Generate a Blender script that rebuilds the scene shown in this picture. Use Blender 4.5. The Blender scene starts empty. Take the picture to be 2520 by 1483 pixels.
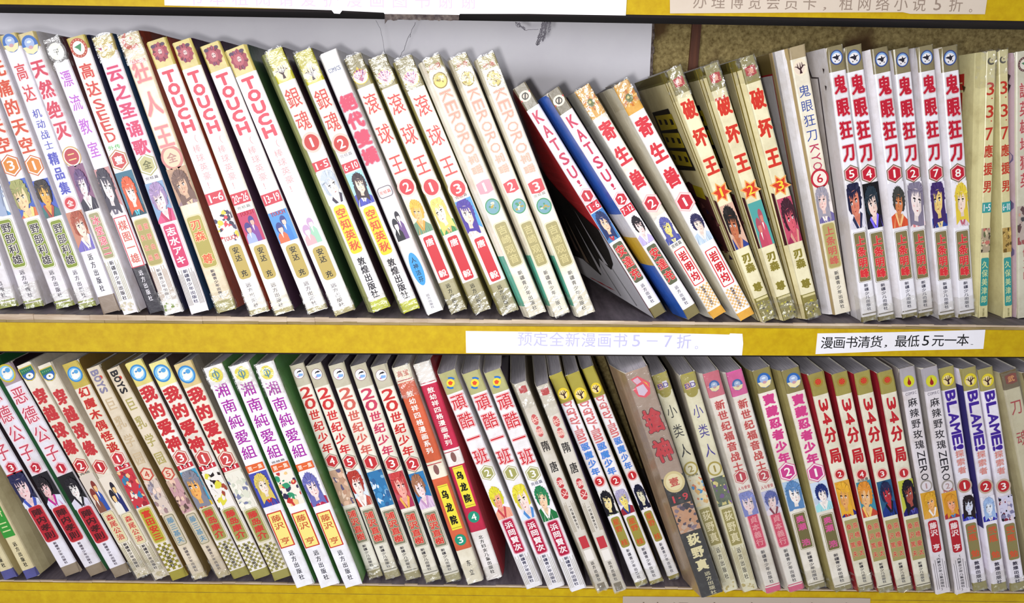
import bpy, math, random
from mathutils import Vector, Matrix

SC = bpy.context.scene
COL = SC.collection
# ------------------------------------------------------------------ camera
F = 1950.0; CX, CY = 1260.0, 741.5; DIST = 0.55
PITCH, ROLL = math.radians(12.5), math.radians(0.66)
cam_d = bpy.data.cameras.new('camera'); cam = bpy.data.objects.new('camera', cam_d); COL.objects.link(cam)
cam_d.sensor_width = 36.0; cam_d.lens = 36.0 * F / 2520.0; cam_d.clip_start = 0.01
CAMLOC = Vector((0, -DIST, 0.146))
RM = Matrix.Rotation(math.pi / 2 - PITCH, 3, 'X') @ Matrix.Rotation(ROLL, 3, 'Z')
cam.location = CAMLOC; cam.rotation_euler = RM.to_euler()
SC.camera = cam
def ray(px, py): return RM @ Vector(((px - CX) / F, -(py - CY) / F, -1))
def at(px, py, Y=0.0):
    d = ray(px, py); return CAMLOC + d * ((Y - CAMLOC.y) / d.y)
def atz(px, py, Z):
    d = ray(px, py); return CAMLOC + d * ((Z - CAMLOC.z) / d.z)
# ------------------------------------------------------------------ world and light
W = bpy.data.worlds.new('world'); SC.world = W; W.use_nodes = True
W.node_tree.nodes['Background'].inputs[0].default_value = (0.93, 0.95, 1, 1)
W.node_tree.nodes['Background'].inputs[1].default_value = 0.42
def light(name, kind, loc, aim, energy, col=(1, 1, 1), **k):
    d = bpy.data.lights.new(name, kind); d.energy = energy; d.color = col
    for a, b in k.items(): setattr(d, a, b)
    o = bpy.data.objects.new(name, d); COL.objects.link(o); o.location = loc
    o.rotation_euler = (Vector(aim) - Vector(loc)).to_track_quat('-Z', 'Y').to_euler(); return o
light('camera_flash', 'SPOT', CAMLOC + Vector((-0.014, 0.0, -0.012)), at(1080, 330, 0), 6.2, (1, 0.985, 0.97),
      spot_size=math.radians(98), spot_blend=1.0, shadow_soft_size=0.006)
light('fill_light', 'AREA', (-0.9, -1.9, 0.10), (0, 0, 0.0), 27.0, (0.97, 0.975, 1), shape='RECTANGLE', size=1.2, size_y=0.4)  # added frontal fill behind the camera to lift the shelf, no lamp seen there
vs = SC.view_settings; vs.view_transform = 'Standard'; vs.look = 'None'; vs.gamma = 1; vs.use_curve_mapping = False; vs.exposure = 0.04
SC.cycles.max_bounces = 6; SC.cycles.transparent_max_bounces = 12

# ------------------------------------------------------------------ colour and materials
def lin(h, k=1.0):
    if isinstance(h, tuple): return h
    h = h.lstrip('#'); out = []
    for i in (0, 2, 4):
        c = int(h[i:i + 2], 16) / 255.0
        out.append(min(1, (c / 12.92 if c <= 0.04045 else ((c + 0.055) / 1.055) ** 2.4) * k))
    return (out[0], out[1], out[2], 1.0)
MATS = {}
def mat_attr(name, rough=0.4, grime=0.25, coat=0.0, scale=60.0, bump=0.0, spec=0.5, gcol=(0.48, 0.40, 0.26, 1)):
    """colour attribute 'Col' under procedural grime"""
    m = bpy.data.materials.new(name); m.use_nodes = True; nt = m.node_tree; N = nt.nodes; L = nt.links
    b = N['Principled BSDF']; b.inputs['Roughness'].default_value = rough
    b.inputs['Specular IOR Level'].default_value = spec
    b.inputs['Coat Weight'].default_value = coat; b.inputs['Coat Roughness'].default_value = 0.12
    a = N.new('ShaderNodeAttribute'); a.attribute_name = 'Col'
    tc = N.new('ShaderNodeTexCoord'); oi = N.new('ShaderNodeObjectInfo')
    add = N.new('ShaderNodeVectorMath'); add.operation = 'ADD'
    sc = N.new('ShaderNodeVectorMath'); sc.operation = 'SCALE'; sc.inputs[3].default_value = 7.0
    L.new(oi.outputs['Random'], sc.inputs[0]); L.new(tc.outputs['Object'], add.inputs[0]); L.new(sc.outputs[0], add.inputs[1])
    n = N.new('ShaderNodeTexNoise'); n.inputs['Scale'].default_value = scale; n.inputs['Detail'].default_value = 5; n.inputs['Roughness'].default_value = 0.7
    L.new(add.outputs[0], n.inputs['Vector'])
    r = N.new('ShaderNodeValToRGB'); r.color_ramp.elements[0].position = 0.45; r.color_ramp.elements[1].position = 0.85
    r.color_ramp.elements[0].color = (0, 0, 0, 1); r.color_ramp.elements[1].color = (grime, grime, grime, 1)
    L.new(n.outputs[0], r.inputs[0])
    mx = N.new('ShaderNodeMix'); mx.data_type = 'RGBA'; mx.blend_type = 'MULTIPLY'
    L.new(r.outputs[0], mx.inputs[0]); L.new(a.outputs['Color'], mx.inputs[6]); mx.inputs[7].default_value = gcol
    L.new(mx.outputs[2], b.inputs['Base Color'])
    if bump:
        bp = N.new('ShaderNodeBump'); bp.inputs['Strength'].default_value = bump; bp.inputs['Distance'].default_value = 0.0006
        n2 = N.new('ShaderNodeTexNoise'); n2.inputs['Scale'].default_value = 220; n2.inputs['Detail'].default_value = 3
        L.new(add.outputs[0], n2.inputs['Vector']); L.new(n2.outputs[0], bp.inputs['Height']); L.new(bp.outputs[0], b.inputs['Normal'])
    return m
def mat_noise(name, c1, c2, scale=20, rough=0.6, stretch=(1, 1, 1), bump=0.0, detail=6, lo=0.35, hi=0.7, bdist=0.0005, c3=None, s3=6.0, spec=0.5):
    m = bpy.data.materials.new(name); m.use_nodes = True; nt = m.node_tree; N = nt.nodes; L = nt.links
    b = N['Principled BSDF']; b.inputs['Roughness'].default_value = rough; b.inputs['Specular IOR Level'].default_value = spec
    tc = N.new('ShaderNodeTexCoord'); mp = N.new('ShaderNodeMapping'); mp.inputs['Scale'].default_value = stretch
    L.new(tc.outputs['Object'], mp.inputs[0])
    n = N.new('ShaderNodeTexNoise'); n.inputs['Scale'].default_value = scale; n.inputs['Detail'].default_value = detail; n.inputs['Roughness'].default_value = 0.65
    L.new(mp.outputs[0], n.inputs['Vector'])
    r = N.new('ShaderNodeValToRGB'); r.color_ramp.elements[0].position = lo; r.color_ramp.elements[1].position = hi
    r.color_ramp.elements[0].color = lin(c1); r.color_ramp.elements[1].color = lin(c2)
    L.new(n.outputs[0], r.inputs[0]); out = r.outputs[0]
    if c3:
        n3 = N.new('ShaderNodeTexNoise'); n3.inputs['Scale'].default_value = s3; n3.inputs['Detail'].default_value = 4
        L.new(tc.outputs['Object'], n3.inputs['Vector'])
        r3 = N.new('ShaderNodeValToRGB'); r3.color_ramp.elements[0].position = 0.6; r3.color_ramp.elements[1].position = 0.66
        L.new(n3.outputs[0], r3.inputs[0]); mx = N.new('ShaderNodeMix'); mx.data_type = 'RGBA'
        L.new(r3.outputs[0], mx.inputs[0]); L.new(out, mx.inputs[6]); mx.inputs[7].default_value = lin(c3); out = mx.outputs[2]
    L.new(out, b.inputs['Base Color'])
    if bump:
        bp = N.new('ShaderNodeBump'); bp.inputs['Strength'].default_value = bump; bp.inputs['Distance'].default_value = bdist
        L.new(n.outputs[0], bp.inputs['Height']); L.new(bp.outputs[0], b.inputs['Normal'])
    return m
M_COVER = mat_attr('laminated_paper_cover', 0.33, 0.65, 0.15, 45, 0.25)
M_PRINT = mat_attr('printed_ink', 0.38, 0.45, 0.0, 160, spec=0.35, gcol=(1.0, 0.92, 0.9, 1))
M_PAGES = mat_noise('page_edges', '#a39da6', '#cbc5ca', 30, 0.95, (60, 1.2, 60), 0.35, 3, 0.3, 0.75, 0.0006, spec=0.1)
M_YELLOW = mat_noise('yellow_edge_tape', '#b89402', '#c8a90a', 160, 0.5, (1, 1, 1), 0.05, spec=0.22)
M_PLY = mat_noise('bare_board_edge', '#a89078', '#d8c6b0', 60, 0.8, (0.4, 1, 4), 0.4)
M_PLY2 = mat_noise('grimy_board_edge', '#7d6a3c', '#a8936a', 90, 0.8, (0.3, 1, 4), 0.4)
M_SHADE = mat_noise('painted_underside_shade', '#0b0407', '#16090d', 60, 0.9)  # near-black: shade below board and rail is put into the colour
M_FLOOR = mat_noise('worn_grey_shelf_top', '#4c434c', '#8a7e86', 110, 0.6, (1, 0.16, 1), 0.3, 8, 0.35, 0.75, c3='#7a6a66', s3=9)
M_WALL = mat_noise('white_back_board', '#eeebf4', '#f6f4fb', 14, 0.55, (1, 1, 1), 0.04)
M_OSB = mat_noise('raw_particle_board', '#6f5c30', '#b8a46c', 300, 0.85, (1, 1, 1), 0.5, 4, 0.3, 0.7, c3='#5b4222', s3=11)
M_BROWN = mat_noise('brown_wood_strip', '#4c2412', '#6d3a20', 50, 0.6, (4, 1, 0.3), 0.2)
M_PAPER = mat_attr('paper_label', 0.7, 0.15, 0, 30, spec=0.2)
M_DUST = mat_noise('grey_dust', '#4a464e', '#7a767e', 200, 1.0)
def mat_film(name, mx_):
    m = bpy.data.materials.new(name); m.use_nodes = True; nt = m.node_tree; N = nt.nodes; L = nt.links
    for n in list(N): N.remove(n)
    o = N.new('ShaderNodeOutputMaterial'); t = N.new('ShaderNodeBsdfTransparent'); t.inputs[0].default_value = (0.97, 0.965, 0.94, 1)
    g = N.new('ShaderNodeBsdfGlossy'); g.inputs['Roughness'].default_value = 0.22; g.inputs['Color'].default_value = (1, 1, 1, 1)
    d = N.new('ShaderNodeBsdfDiffuse'); d.inputs[0].default_value = (0.85, 0.85, 0.83, 1)
    m1 = N.new('ShaderNodeMixShader'); m2 = N.new('ShaderNodeMixShader')
    n = N.new('ShaderNodeTexNoise'); n.inputs['Scale'].default_value = 230; n.inputs['Detail'].default_value = 4
    tc = N.new('ShaderNodeTexCoord'); L.new(tc.outputs['Object'], n.inputs['Vector'])
    bp = N.new('ShaderNodeBump'); bp.inputs['Strength'].default_value = 0.9; bp.inputs['Distance'].default_value = 0.0012
    L.new(n.outputs[0], bp.inputs['Height']); L.new(bp.outputs[0], g.inputs['Normal'])
    r = N.new('ShaderNodeValToRGB'); r.color_ramp.elements[0].position = 0.52; r.color_ramp.elements[1].position = 0.78
    r.color_ramp.elements[0].color = (0.006, 0.006, 0.006, 1); r.color_ramp.elements[1].color = (mx_, mx_, mx_, 1)
    L.new(n.outputs[0], r.inputs[0])
    L.new(r.outputs[0], m1.inputs[0]); L.new(t.outputs[0], m1.inputs[1]); L.new(d.outputs[0], m1.inputs[2])
    m2.inputs[0].default_value = 0.10; L.new(m1.outputs[0], m2.inputs[1]); L.new(g.outputs[0], m2.inputs[2])
    L.new(m2.outputs[0], o.inputs[0]); return m
M_FILM = mat_film('crumpled_clear_film', 0.33); M_SLEEVE = mat_film('clear_film_sleeve', 0.05)

# ------------------------------------------------------------------ mesh helpers
def mesh_obj(name, verts, faces, mat, parent=None, cols=None):
    me = bpy.data.meshes.new(name); me.from_pydata([tuple(v) for v in verts], [], faces)
    if mat: me.materials.append(mat)
    if cols:
        ca = me.color_attributes.new('Col', 'FLOAT_COLOR', 'CORNER'); buf = []
        for f, c in zip(me.polygons, cols): buf.extend(c * f.loop_total)
        ca.data.foreach_set('color', buf)
    o = bpy.data.objects.new(name, me); COL.objects.link(o)
    if parent: o.parent = parent
    return o
def box(v, f, x0, x1, y0, y1, z0, z1):
    b = len(v); v += [(x, y, z) for x in (x0, x1) for y in (y0, y1) for z in (z0, z1)]
    f += [tuple(b + i for i in q) for q in ((0, 1, 3, 2), (4, 6, 7, 5), (0, 4, 5, 1), (2, 3, 7, 6), (0, 2, 6, 4), (1, 5, 7, 3))]
def empty(name, loc, label=None, cat=None, group=None, rot=(0, 0, 0)):
    o = bpy.data.objects.new(name, None); COL.objects.link(o); o.location = loc; o.rotation_euler = rot
    o.empty_display_size = 0.01
    if label: o['label'] = label
    if cat: o['category'] = cat
    if group: o['group'] = group
    return o

GL = {}
def glyph(ch):
    k = ch
    if k not in GL:
        cu = bpy.data.curves.new('t', 'FONT'); cu.body = ch; cu.size = 1; cu.resolution_u = 2; cu.fill_mode = 'FRONT'
        o = bpy.data.objects.new('t', cu); COL.objects.link(o)
        me = bpy.data.meshes.new_from_object(o.evaluated_get(bpy.context.evaluated_depsgraph_get()))
        vs_ = [(v.co.x, v.co.y) for v in me.vertices]; fs = [tuple(p.vertices) for p in me.polygons]
        bpy.data.objects.remove(o); bpy.data.curves.remove(cu); bpy.data.meshes.remove(me)
        GL[k] = (vs_, fs)
    return GL[k]
def is_cjk(ch): return ord(ch) > 0x2e80
def clip(poly, x0, x1, y0, y1):
    for ax, lim, sg in ((0, x0, 1), (0, x1, -1), (1, y0, 1), (1, y1, -1)):
        out = []
        for i in range(len(poly)):
            a, b = poly[i - 1], poly[i]; ia, ib = sg * (a[ax] - lim) >= 0, sg * (b[ax] - lim) >= 0
            if ia != ib:
                t = (lim - a[ax]) / (b[ax] - a[ax]); out.append((a[0] + t * (b[0] - a[0]), a[1] + t * (b[1] - a[1])))
            if ib: out.append(b)
        poly = out
        if len(poly) < 3: return []
    return poly
def ell(cx, cy, rx, ry, n=20, a0=0.0, a1=2 * math.pi):
    return [(cx + rx * math.cos(a0 + (a1 - a0) * i / n), cy + ry * math.sin(a0 + (a1 - a0) * i / n)) for i in range(n)]
def rrect(x0, x1, y0, y1, r, n=4):
    out = []
    for cx, cy, s in ((x1 - r, y1 - r, 0), (x0 + r, y1 - r, 1), (x0 + r, y0 + r, 2), (x1 - r, y0 + r, 3)):
        out += [(cx + r * math.cos(math.pi / 2 * (s + i / n)), cy + r * math.sin(math.pi / 2 * (s + i / n))) for i in range(n + 1)]
    return out
def ink(c):
    c = lin(c); return tuple(x ** 1.16 for x in c[:3]) + (1.0,)
class Print:
    """flat print: coloured polygons in thin ink layers on a plane; x along u, y along v"""
    def __init__(s): s.v = []; s.f = []; s.c = []; s.lay = 0
    def poly(s, pts, col, lay=None, raw=False):
        if len(pts) < 3: return
        b = len(s.v); z = s.lay if lay is None else lay
        s.v += [(p[0], p[1], z) for p in pts]; s.f.append(tuple(range(b, b + len(pts)))); s.c.append(col if raw else ink(col))
    def up(s): s.lay += 1
    def ch(s, ch, cx, cy, w, h, col, off=0.0, rot=False, fit=False, lay=None, shear=0.0):
        """one character; off > 0 thickens it by laying the same shape a little to each side"""
        vs_, fs = glyph(ch)
        if not vs_: return
        if is_cjk(ch) and not fit: x0, x1, y0, y1 = 0.0, 1.0, -0.12, 0.88
        else: x0, x1 = min(p[0] for p in vs_), max(p[0] for p in vs_); y0, y1 = min(p[1] for p in vs_), max(p[1] for p in vs_)
        if x1 - x0 < 0.12: m = (x0 + x1) / 2; x0, x1 = m - 0.15, m + 0.15
        if y1 - y0 < 0.25: m = (y0 + y1) / 2; y0, y1 = m - 0.36, m + 0.36
        z = s.lay if lay is None else lay; cc = ink(col)
        offs = [(0, 0)]
        if off: 
            n = 8 if off > .04 else 4
            offs = [(off * math.cos(6.2832 * (k + .5) / n), off * math.sin(6.2832 * (k + .5) / n)) for k in range(n)] + ([(0, 0)] if off > .03 else [])
        for j, (ou, ot) in enumerate(offs):
            b = len(s.v)
            for p in vs_:
                u, t = (p[0] - (x0 + x1) / 2) / (x1 - x0), (p[1] - (y0 + y1) / 2) / (y1 - y0)
                if rot: u, t = t, -u
                u += shear * t
                s.v.append((cx + (u + ou) * w, cy + t * h + ot * w, z + j * .03))
            for f in fs: s.f.append(tuple(b + i for i in f)); s.c.append(cc)
    def build(s, name, mat, parent, fn):
        if not s.f: return None
        return mesh_obj(name, [fn(*p) for p in s.v], s.f, mat, parent, s.c)

# ------------------------------------------------------------------ the shelf
ZU = at(1260, 787, -0.003).z          # top of the middle board
ZL = at(1260, 1441, -0.003).z         # top of the bottom board
DEP = 0.214
def struct(o, kind='structure'): o['kind'] = kind; return o
def board(name, ztop, thick, y0, y1, tape_top, tape_bot, s_top=0.0, s_bot=0.0, x0=-0.55, x1=0.55):
    """a shelf board: worn top, bare two-ply edge strip, yellow edge tape, underside layer with shade painted in; s_ = how much an edge rises per metre to the right"""
    e = empty(name, (0, 0, ztop)); e['kind'] = 'structure'
    def slab(ya, yb, za, sa, zb, sb):
        v, f = [], []; box(v, f, x0, x1, ya, yb, 0, 1)
        return [(x, y, (za + sa * x) if z == 0 else (zb + sb * x)) for x, y, z in v], f
    v, f = slab(y0 + .0006, y1, -thick + .0002, s_bot, 0, 0); mesh_obj('shelf_top', v, f, M_FLOOR, e)
    n = 110; rnd = random.Random(int(abs(ztop) * 1000)); a = tape_top * .5
    for nm, mat, t0, t1, yy in (('bare_edge', M_PLY, -.0001, a, y0 - .0003), ('grimy_edge', M_PLY2, a, tape_top + .0003, y0)):
        v, f = [], []
        for i in range(n):                               # chipped
            xa, xb = x0 + (x1 - x0) * i / n, x0 + (x1 - x0) * (i + 1) / n; xm = (xa + xb) / 2; k = s_top * xm
            box(v, f, xa, xb, yy + rnd.uniform(-.0003, .0002), y0 + 0.0012, -t1 + k - rnd.uniform(0, .0003), -t0 + (k if t0 > 0 else 0) + rnd.uniform(-.0002, .0003))
        mesh_obj(nm, v, f, mat, e)
    v, f = slab(y0 - .0008, y0 + .0012, -tape_bot, s_bot, -tape_top, s_top); mesh_obj('yellow_edge_tape', v, f, M_YELLOW, e)
    v, f = slab(y0 + .0003, y1, -thick - .0013, s_bot, -thick + .0002, s_bot); mesh_obj('underside_painted_shade', v, f, M_SHADE, e)  # shadow line under the board, painted as a thin near-black layer
    return e
y_front = -0.003
tape_top_u = ZU - at(1260, 802, y_front).z; tape_bot_u = ZU - at(1260, 870, y_front).z
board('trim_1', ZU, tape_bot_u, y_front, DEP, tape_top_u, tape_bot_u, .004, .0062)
b2 = board('trim_2', ZL, 0.022, y_front, DEP, ZL - at(1260, 1445, y_front).z, 0.022)
v, f = [], []; zs2 = at(1260, 1464, y_front).z - ZL; box(v, f, -.55, .55, y_front - .0009, y_front, zs2 - .0002, zs2 + .0002); mesh_obj('tape_seam', v, f, mat_noise('tape_seam', '#6d5810', '#a88c1c', 60), b2)
# the rail above
zr = at(1260, 33, y_front).z
e = empty('trim_3', (0, 0, zr), rot=(0, .0046, 0)); e['kind'] = 'structure'
v, f = [], []; box(v, f, -0.55, 0.55, y_front, y_front + 0.030, 0.0005, 0.06); mesh_obj('yellow_edge_tape', v, f, M_YELLOW, e)
v, f = [], []; box(v, f, -0.55, 0.55, y_front + 0.0006, y_front + 0.0305, -0.0012, 0.0005); mesh_obj('underside_painted_shade', v, f, M_SHADE, e)  # rail underside, its shade painted in near-black
v, f = [], []; box(v, f, -0.55, 0.55, y_front + 0.0305, DEP, 0.045, 0.06); mesh_obj('shelf_top', v, f, M_FLOOR, e)
# back panels
xb = at(1602, 110, DEP - 0.004).x
v, f = [], []; box(v, f, -0.6, xb, DEP - 0.006, DEP, ZU + 0.0005, zr + 0.044)
struct(mesh_obj('wall_back', v, f, M_WALL))
v, f = [], []; nn = 40; rnd = random.Random(4)
for i in range(nn):
    za, zb_ = ZU + 0.001 + (zr + 0.043 - ZU) * i / nn, ZU + 0.001 + (zr + 0.043 - ZU) * (i + 1) / nn
    box(v, f, xb - 0.0002, xb + 0.0022 + rnd.uniform(-.0006, .0008), DEP - 0.0062 + rnd.uniform(-.0004, .0004), DEP, za, zb_)
struct(mesh_obj('trim_4', v, f, mat_noise('frayed_board_edge', '#3a2a2c', '#8d8078', 300, 0.9)))
v, f = [], []; box(v, f, -0.6, 0.6, DEP + 0.0004, DEP + 0.012, ZL - 0.02, zr + 0.06)
struct(mesh_obj('wall_rear', v, f, M_OSB))
xs_ = at(1706, 100, DEP).x
v, f = [], []; box(v, f, xs_ - 0.0042, xs_ + 0.0042, DEP - 0.0035, DEP + 0.0004, ZU + 0.0005, zr + 0.044)
v = [(x - (z - ZU) * -0.03 - 0.005, y, z) for x, y, z in v]
struct(mesh_obj('trim_5', v, f, M_BROWN))

# ------------------------------------------------------------------ paper labels on the shelf edges
def paper(name, corners, col, texts, label, group='paper notices on the shelf edges', ybase=y_front - 0.0012, tape=None):
    pts = [at(px, py, ybase) for px, py in corners]
    zb = min(p.z for p in pts); xc = sum(p.x for p in pts) / len(pts)
    e = empty(name, (xc, ybase, zb), label, 'label', group)
    n = len(pts); v = [(p.x - xc, 0, p.z - zb) for p in pts] + [(p.x - xc, 0.00035, p.z - zb) for p in pts]
    f = [tuple(range(n)), tuple(range(2 * n - 1, n - 1, -1))] + [(i, i + n, (i + 1) % n + n, (i + 1) % n) for i in range(n)]
    mesh_obj('sheet', v, f, M_PAPER, e, [lin(col)] * len(f))
    P = Print()
    for (txt, x0, y0, x1, y1, h, c, off) in texts:
        for i, chh in enumerate(txt):
            if chh == ' ': continue
            t = (i + .5) / len(txt); px, py = x0 + (x1 - x0) * t, y0 + (y1 - y0) * t
            p = at(px, py, ybase); q = at(px, py + h, ybase)
            hh = (p - q).length; ww = hh * (0.98 if is_cjk(chh) else 0.5)
            if chh in '。，.,': 
                P.ch(chh, p.x - xc - hh * .2, p.z - zb - hh * 0.38, hh * .22, hh * .22, c, off, fit=True)
            elif chh in '-－': P.poly([(p.x - xc - hh * .35, p.z - zb - hh * .03), (p.x - xc + hh * .35, p.z - zb - hh * .03), (p.x - xc + hh * .35, p.z - zb + hh * .04), (p.x - xc - hh * .35, p.z - zb + hh * .04)], c)
            else: P.ch(chh, p.x - xc, p.z - zb, ww, hh * (1 if is_cjk(chh) else .78), c, off)
    P.build('notice_lettering', M_PRINT, e, lambda x, y, l: (x, -0.0001 - 0.00003 * l, y))
    return e
paper('paper_label', [(1147, 868), (1146, 814), (1400, 817), (1640, 819), (1795, 823), (1797, 820), (1827, 821), (1829, 845), (1826, 874), (1500, 872)], '#f7f5fa',
      [('预定全新漫画书5－7折。', 1272, 833, 1742, 841, 37, '#c6c4e4', 0.008)], 'long white paper strip with faint lilac printing on the middle shelf edge')
paper('paper_label', [(2007, 871), (2012, 820), (2200, 817), (2425, 811), (2420, 858), (2200, 863)], '#ece9ef',
      [('漫画书清货，最低5元一本.', 2020, 843, 2415, 835, 31, '#101014', 0.006)], 'short white paper strip with crisp black printing on the middle shelf edge')
paper('paper_label', [(405, 13), (402, -60), (1545, -50), (1540, 38), (1300, 34), (1132, 34), (1128, 40), (1050, 38), (950, 39), (944, 31), (842, 26), (836, 34), (822, 33), (816, 25), (600, 18)], '#f8f6fa',
      [('书本租阅请爱护漫画图书谢谢', 450, -8, 1180, 2, 44, '#d9c9dd', 0.0)], 'wide torn-edged white paper strip along the yellow top rail')
paper('paper_label', [(1649, 33), (1648, -50), (2435, -40), (2424, 35), (2240, 34), (2222, 30), (1950, 31)], '#d3c4b4',
      [('办理博览会员卡，租网络小说5折。', 1700, 3, 2420, 12, 38, '#a08f82', 0.0)], 'beige paper strip with faint grey printing at the right of the top rail')
paper('paper_label', [(1531, 1560), (1533, 1467), (1800, 1469), (2120, 1471), (2142, 1472), (2138, 1560)], '#b5a596',
      [('本架漫画每日每册租金五角', 1560, 1500, 2110, 1502, 42, '#857466', 0.0)], 'beige paper strip on the lowest shelf edge with only its top lettering in view', ybase=y_front - 0.0014)
# torn brown tape hanging under the rail
a = at(948, 40, y_front - 0.001); b = at(1130, 38, y_front - 0.001)
v, f = [], []; n = 26; rnd = random.Random(3)
for i in range(n + 1):
    x = a.x + (b.x - a.x) * i / n; z0 = at(1040, 37, y_front).z; z1 = z0 - 0.0036 + rnd.uniform(-.0006, .0006) - (0.0022 if i == 0 else 0)
    v += [(x, y_front - 0.0030 + rnd.uniform(-.0003, .0003), z0), (x, y_front - 0.0036, z1), (x, y_front - 0.0030, z1), (x, y_front - 0.0022, z0)]
for i in range(n): 
    for k in range(4): f.append((4 * i + k, 4 * i + (k + 1) % 4, 4 * i + 4 + (k + 1) % 4, 4 * i + 4 + k))
t = mesh_obj('torn_tape', v, f, mat_noise('peeling_tape', '#2c1c20', '#6d6058', 300, 0.5)); t['label'] = 'dark torn strip of tape peeling below the white sign on the top rail'; t['category'] = 'tape'
# dust tufts and cobweb threads
def threads(name, paths, r, label, cat):
    v, f = [], []
    for pth in paths:
        pts = [at(px, py, yy) for px, py, yy in pth]
        for i, p in enumerate(pts):
            for k in range(3):
                an = 2.094 * k; v.append((p.x + r * math.cos(an), p.y + r * math.sin(an) * .5, p.z + r * math.sin(an)))
            if i:
                b0 = len(v) - 6
                for k in range(3): f.append((b0 + k, b0 + (k + 1) % 3, b0 + 3 + (k + 1) % 3, b0 + 3 + k))
    c = Vector((sum(p[0] for p in v) / len(v), sum(p[1] for p in v) / len(v), min(p[2] for p in v)))
    o = mesh_obj(name, [(p[0] - c.x, p[1] - c.y, p[2] - c.z) for p in v], f, M_DUST); o.location = c
    o['label'] = label; o['category'] = cat; return o
rnd = random.Random(11)
def wander(x0, y0, x1, y1, n, s, Y=0.03):
    return [(x0 + (x1 - x0) * i / n + rnd.uniform(-s, s) * (0 < i < n), y0 + (y1 - y0) * i / n + rnd.uniform(-s, s) * (0 < i < n), Y) for i in range(n + 1)]
threads('dust_tuft', [wander(1340, 52, 1322, 112, 14, 5) for _ in range(7)] + [wander(1346, 50, 1336, 102, 12, 4) for _ in range(6)] + [wander(1355, 54, 1350, 80, 6, 4) for _ in range(3)],
        0.00022, 'grey tuft of dust hanging below the rail, the larger of two', 'dust')
threads('dust_tuft', [wander(1268, 54, 1292, 74, 8, 5) for _ in range(5)] + [wander(1290, 74, 1325, 72, 6, 1)], 0.00018, 'small wisp of dust hanging below the rail left of the larger tuft', 'dust')
threads('cobweb', [wander(925, 50, 936, 70, 4, 1) + wander(936, 70, 951, 158, 8, 1.2, 0.02)], 0.00014, 'thin cobweb thread hanging steeply above the white-backed books', 'cobweb')
threads('cobweb', [wander(1022, 55, 985, 140, 14, 1.6, 0.02), wander(1010, 82, 1008, 92, 3, 1.5, 0.02)], 0.0002, 'dusty slanting cobweb thread right of the thin steep one', 'cobweb')

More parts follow.
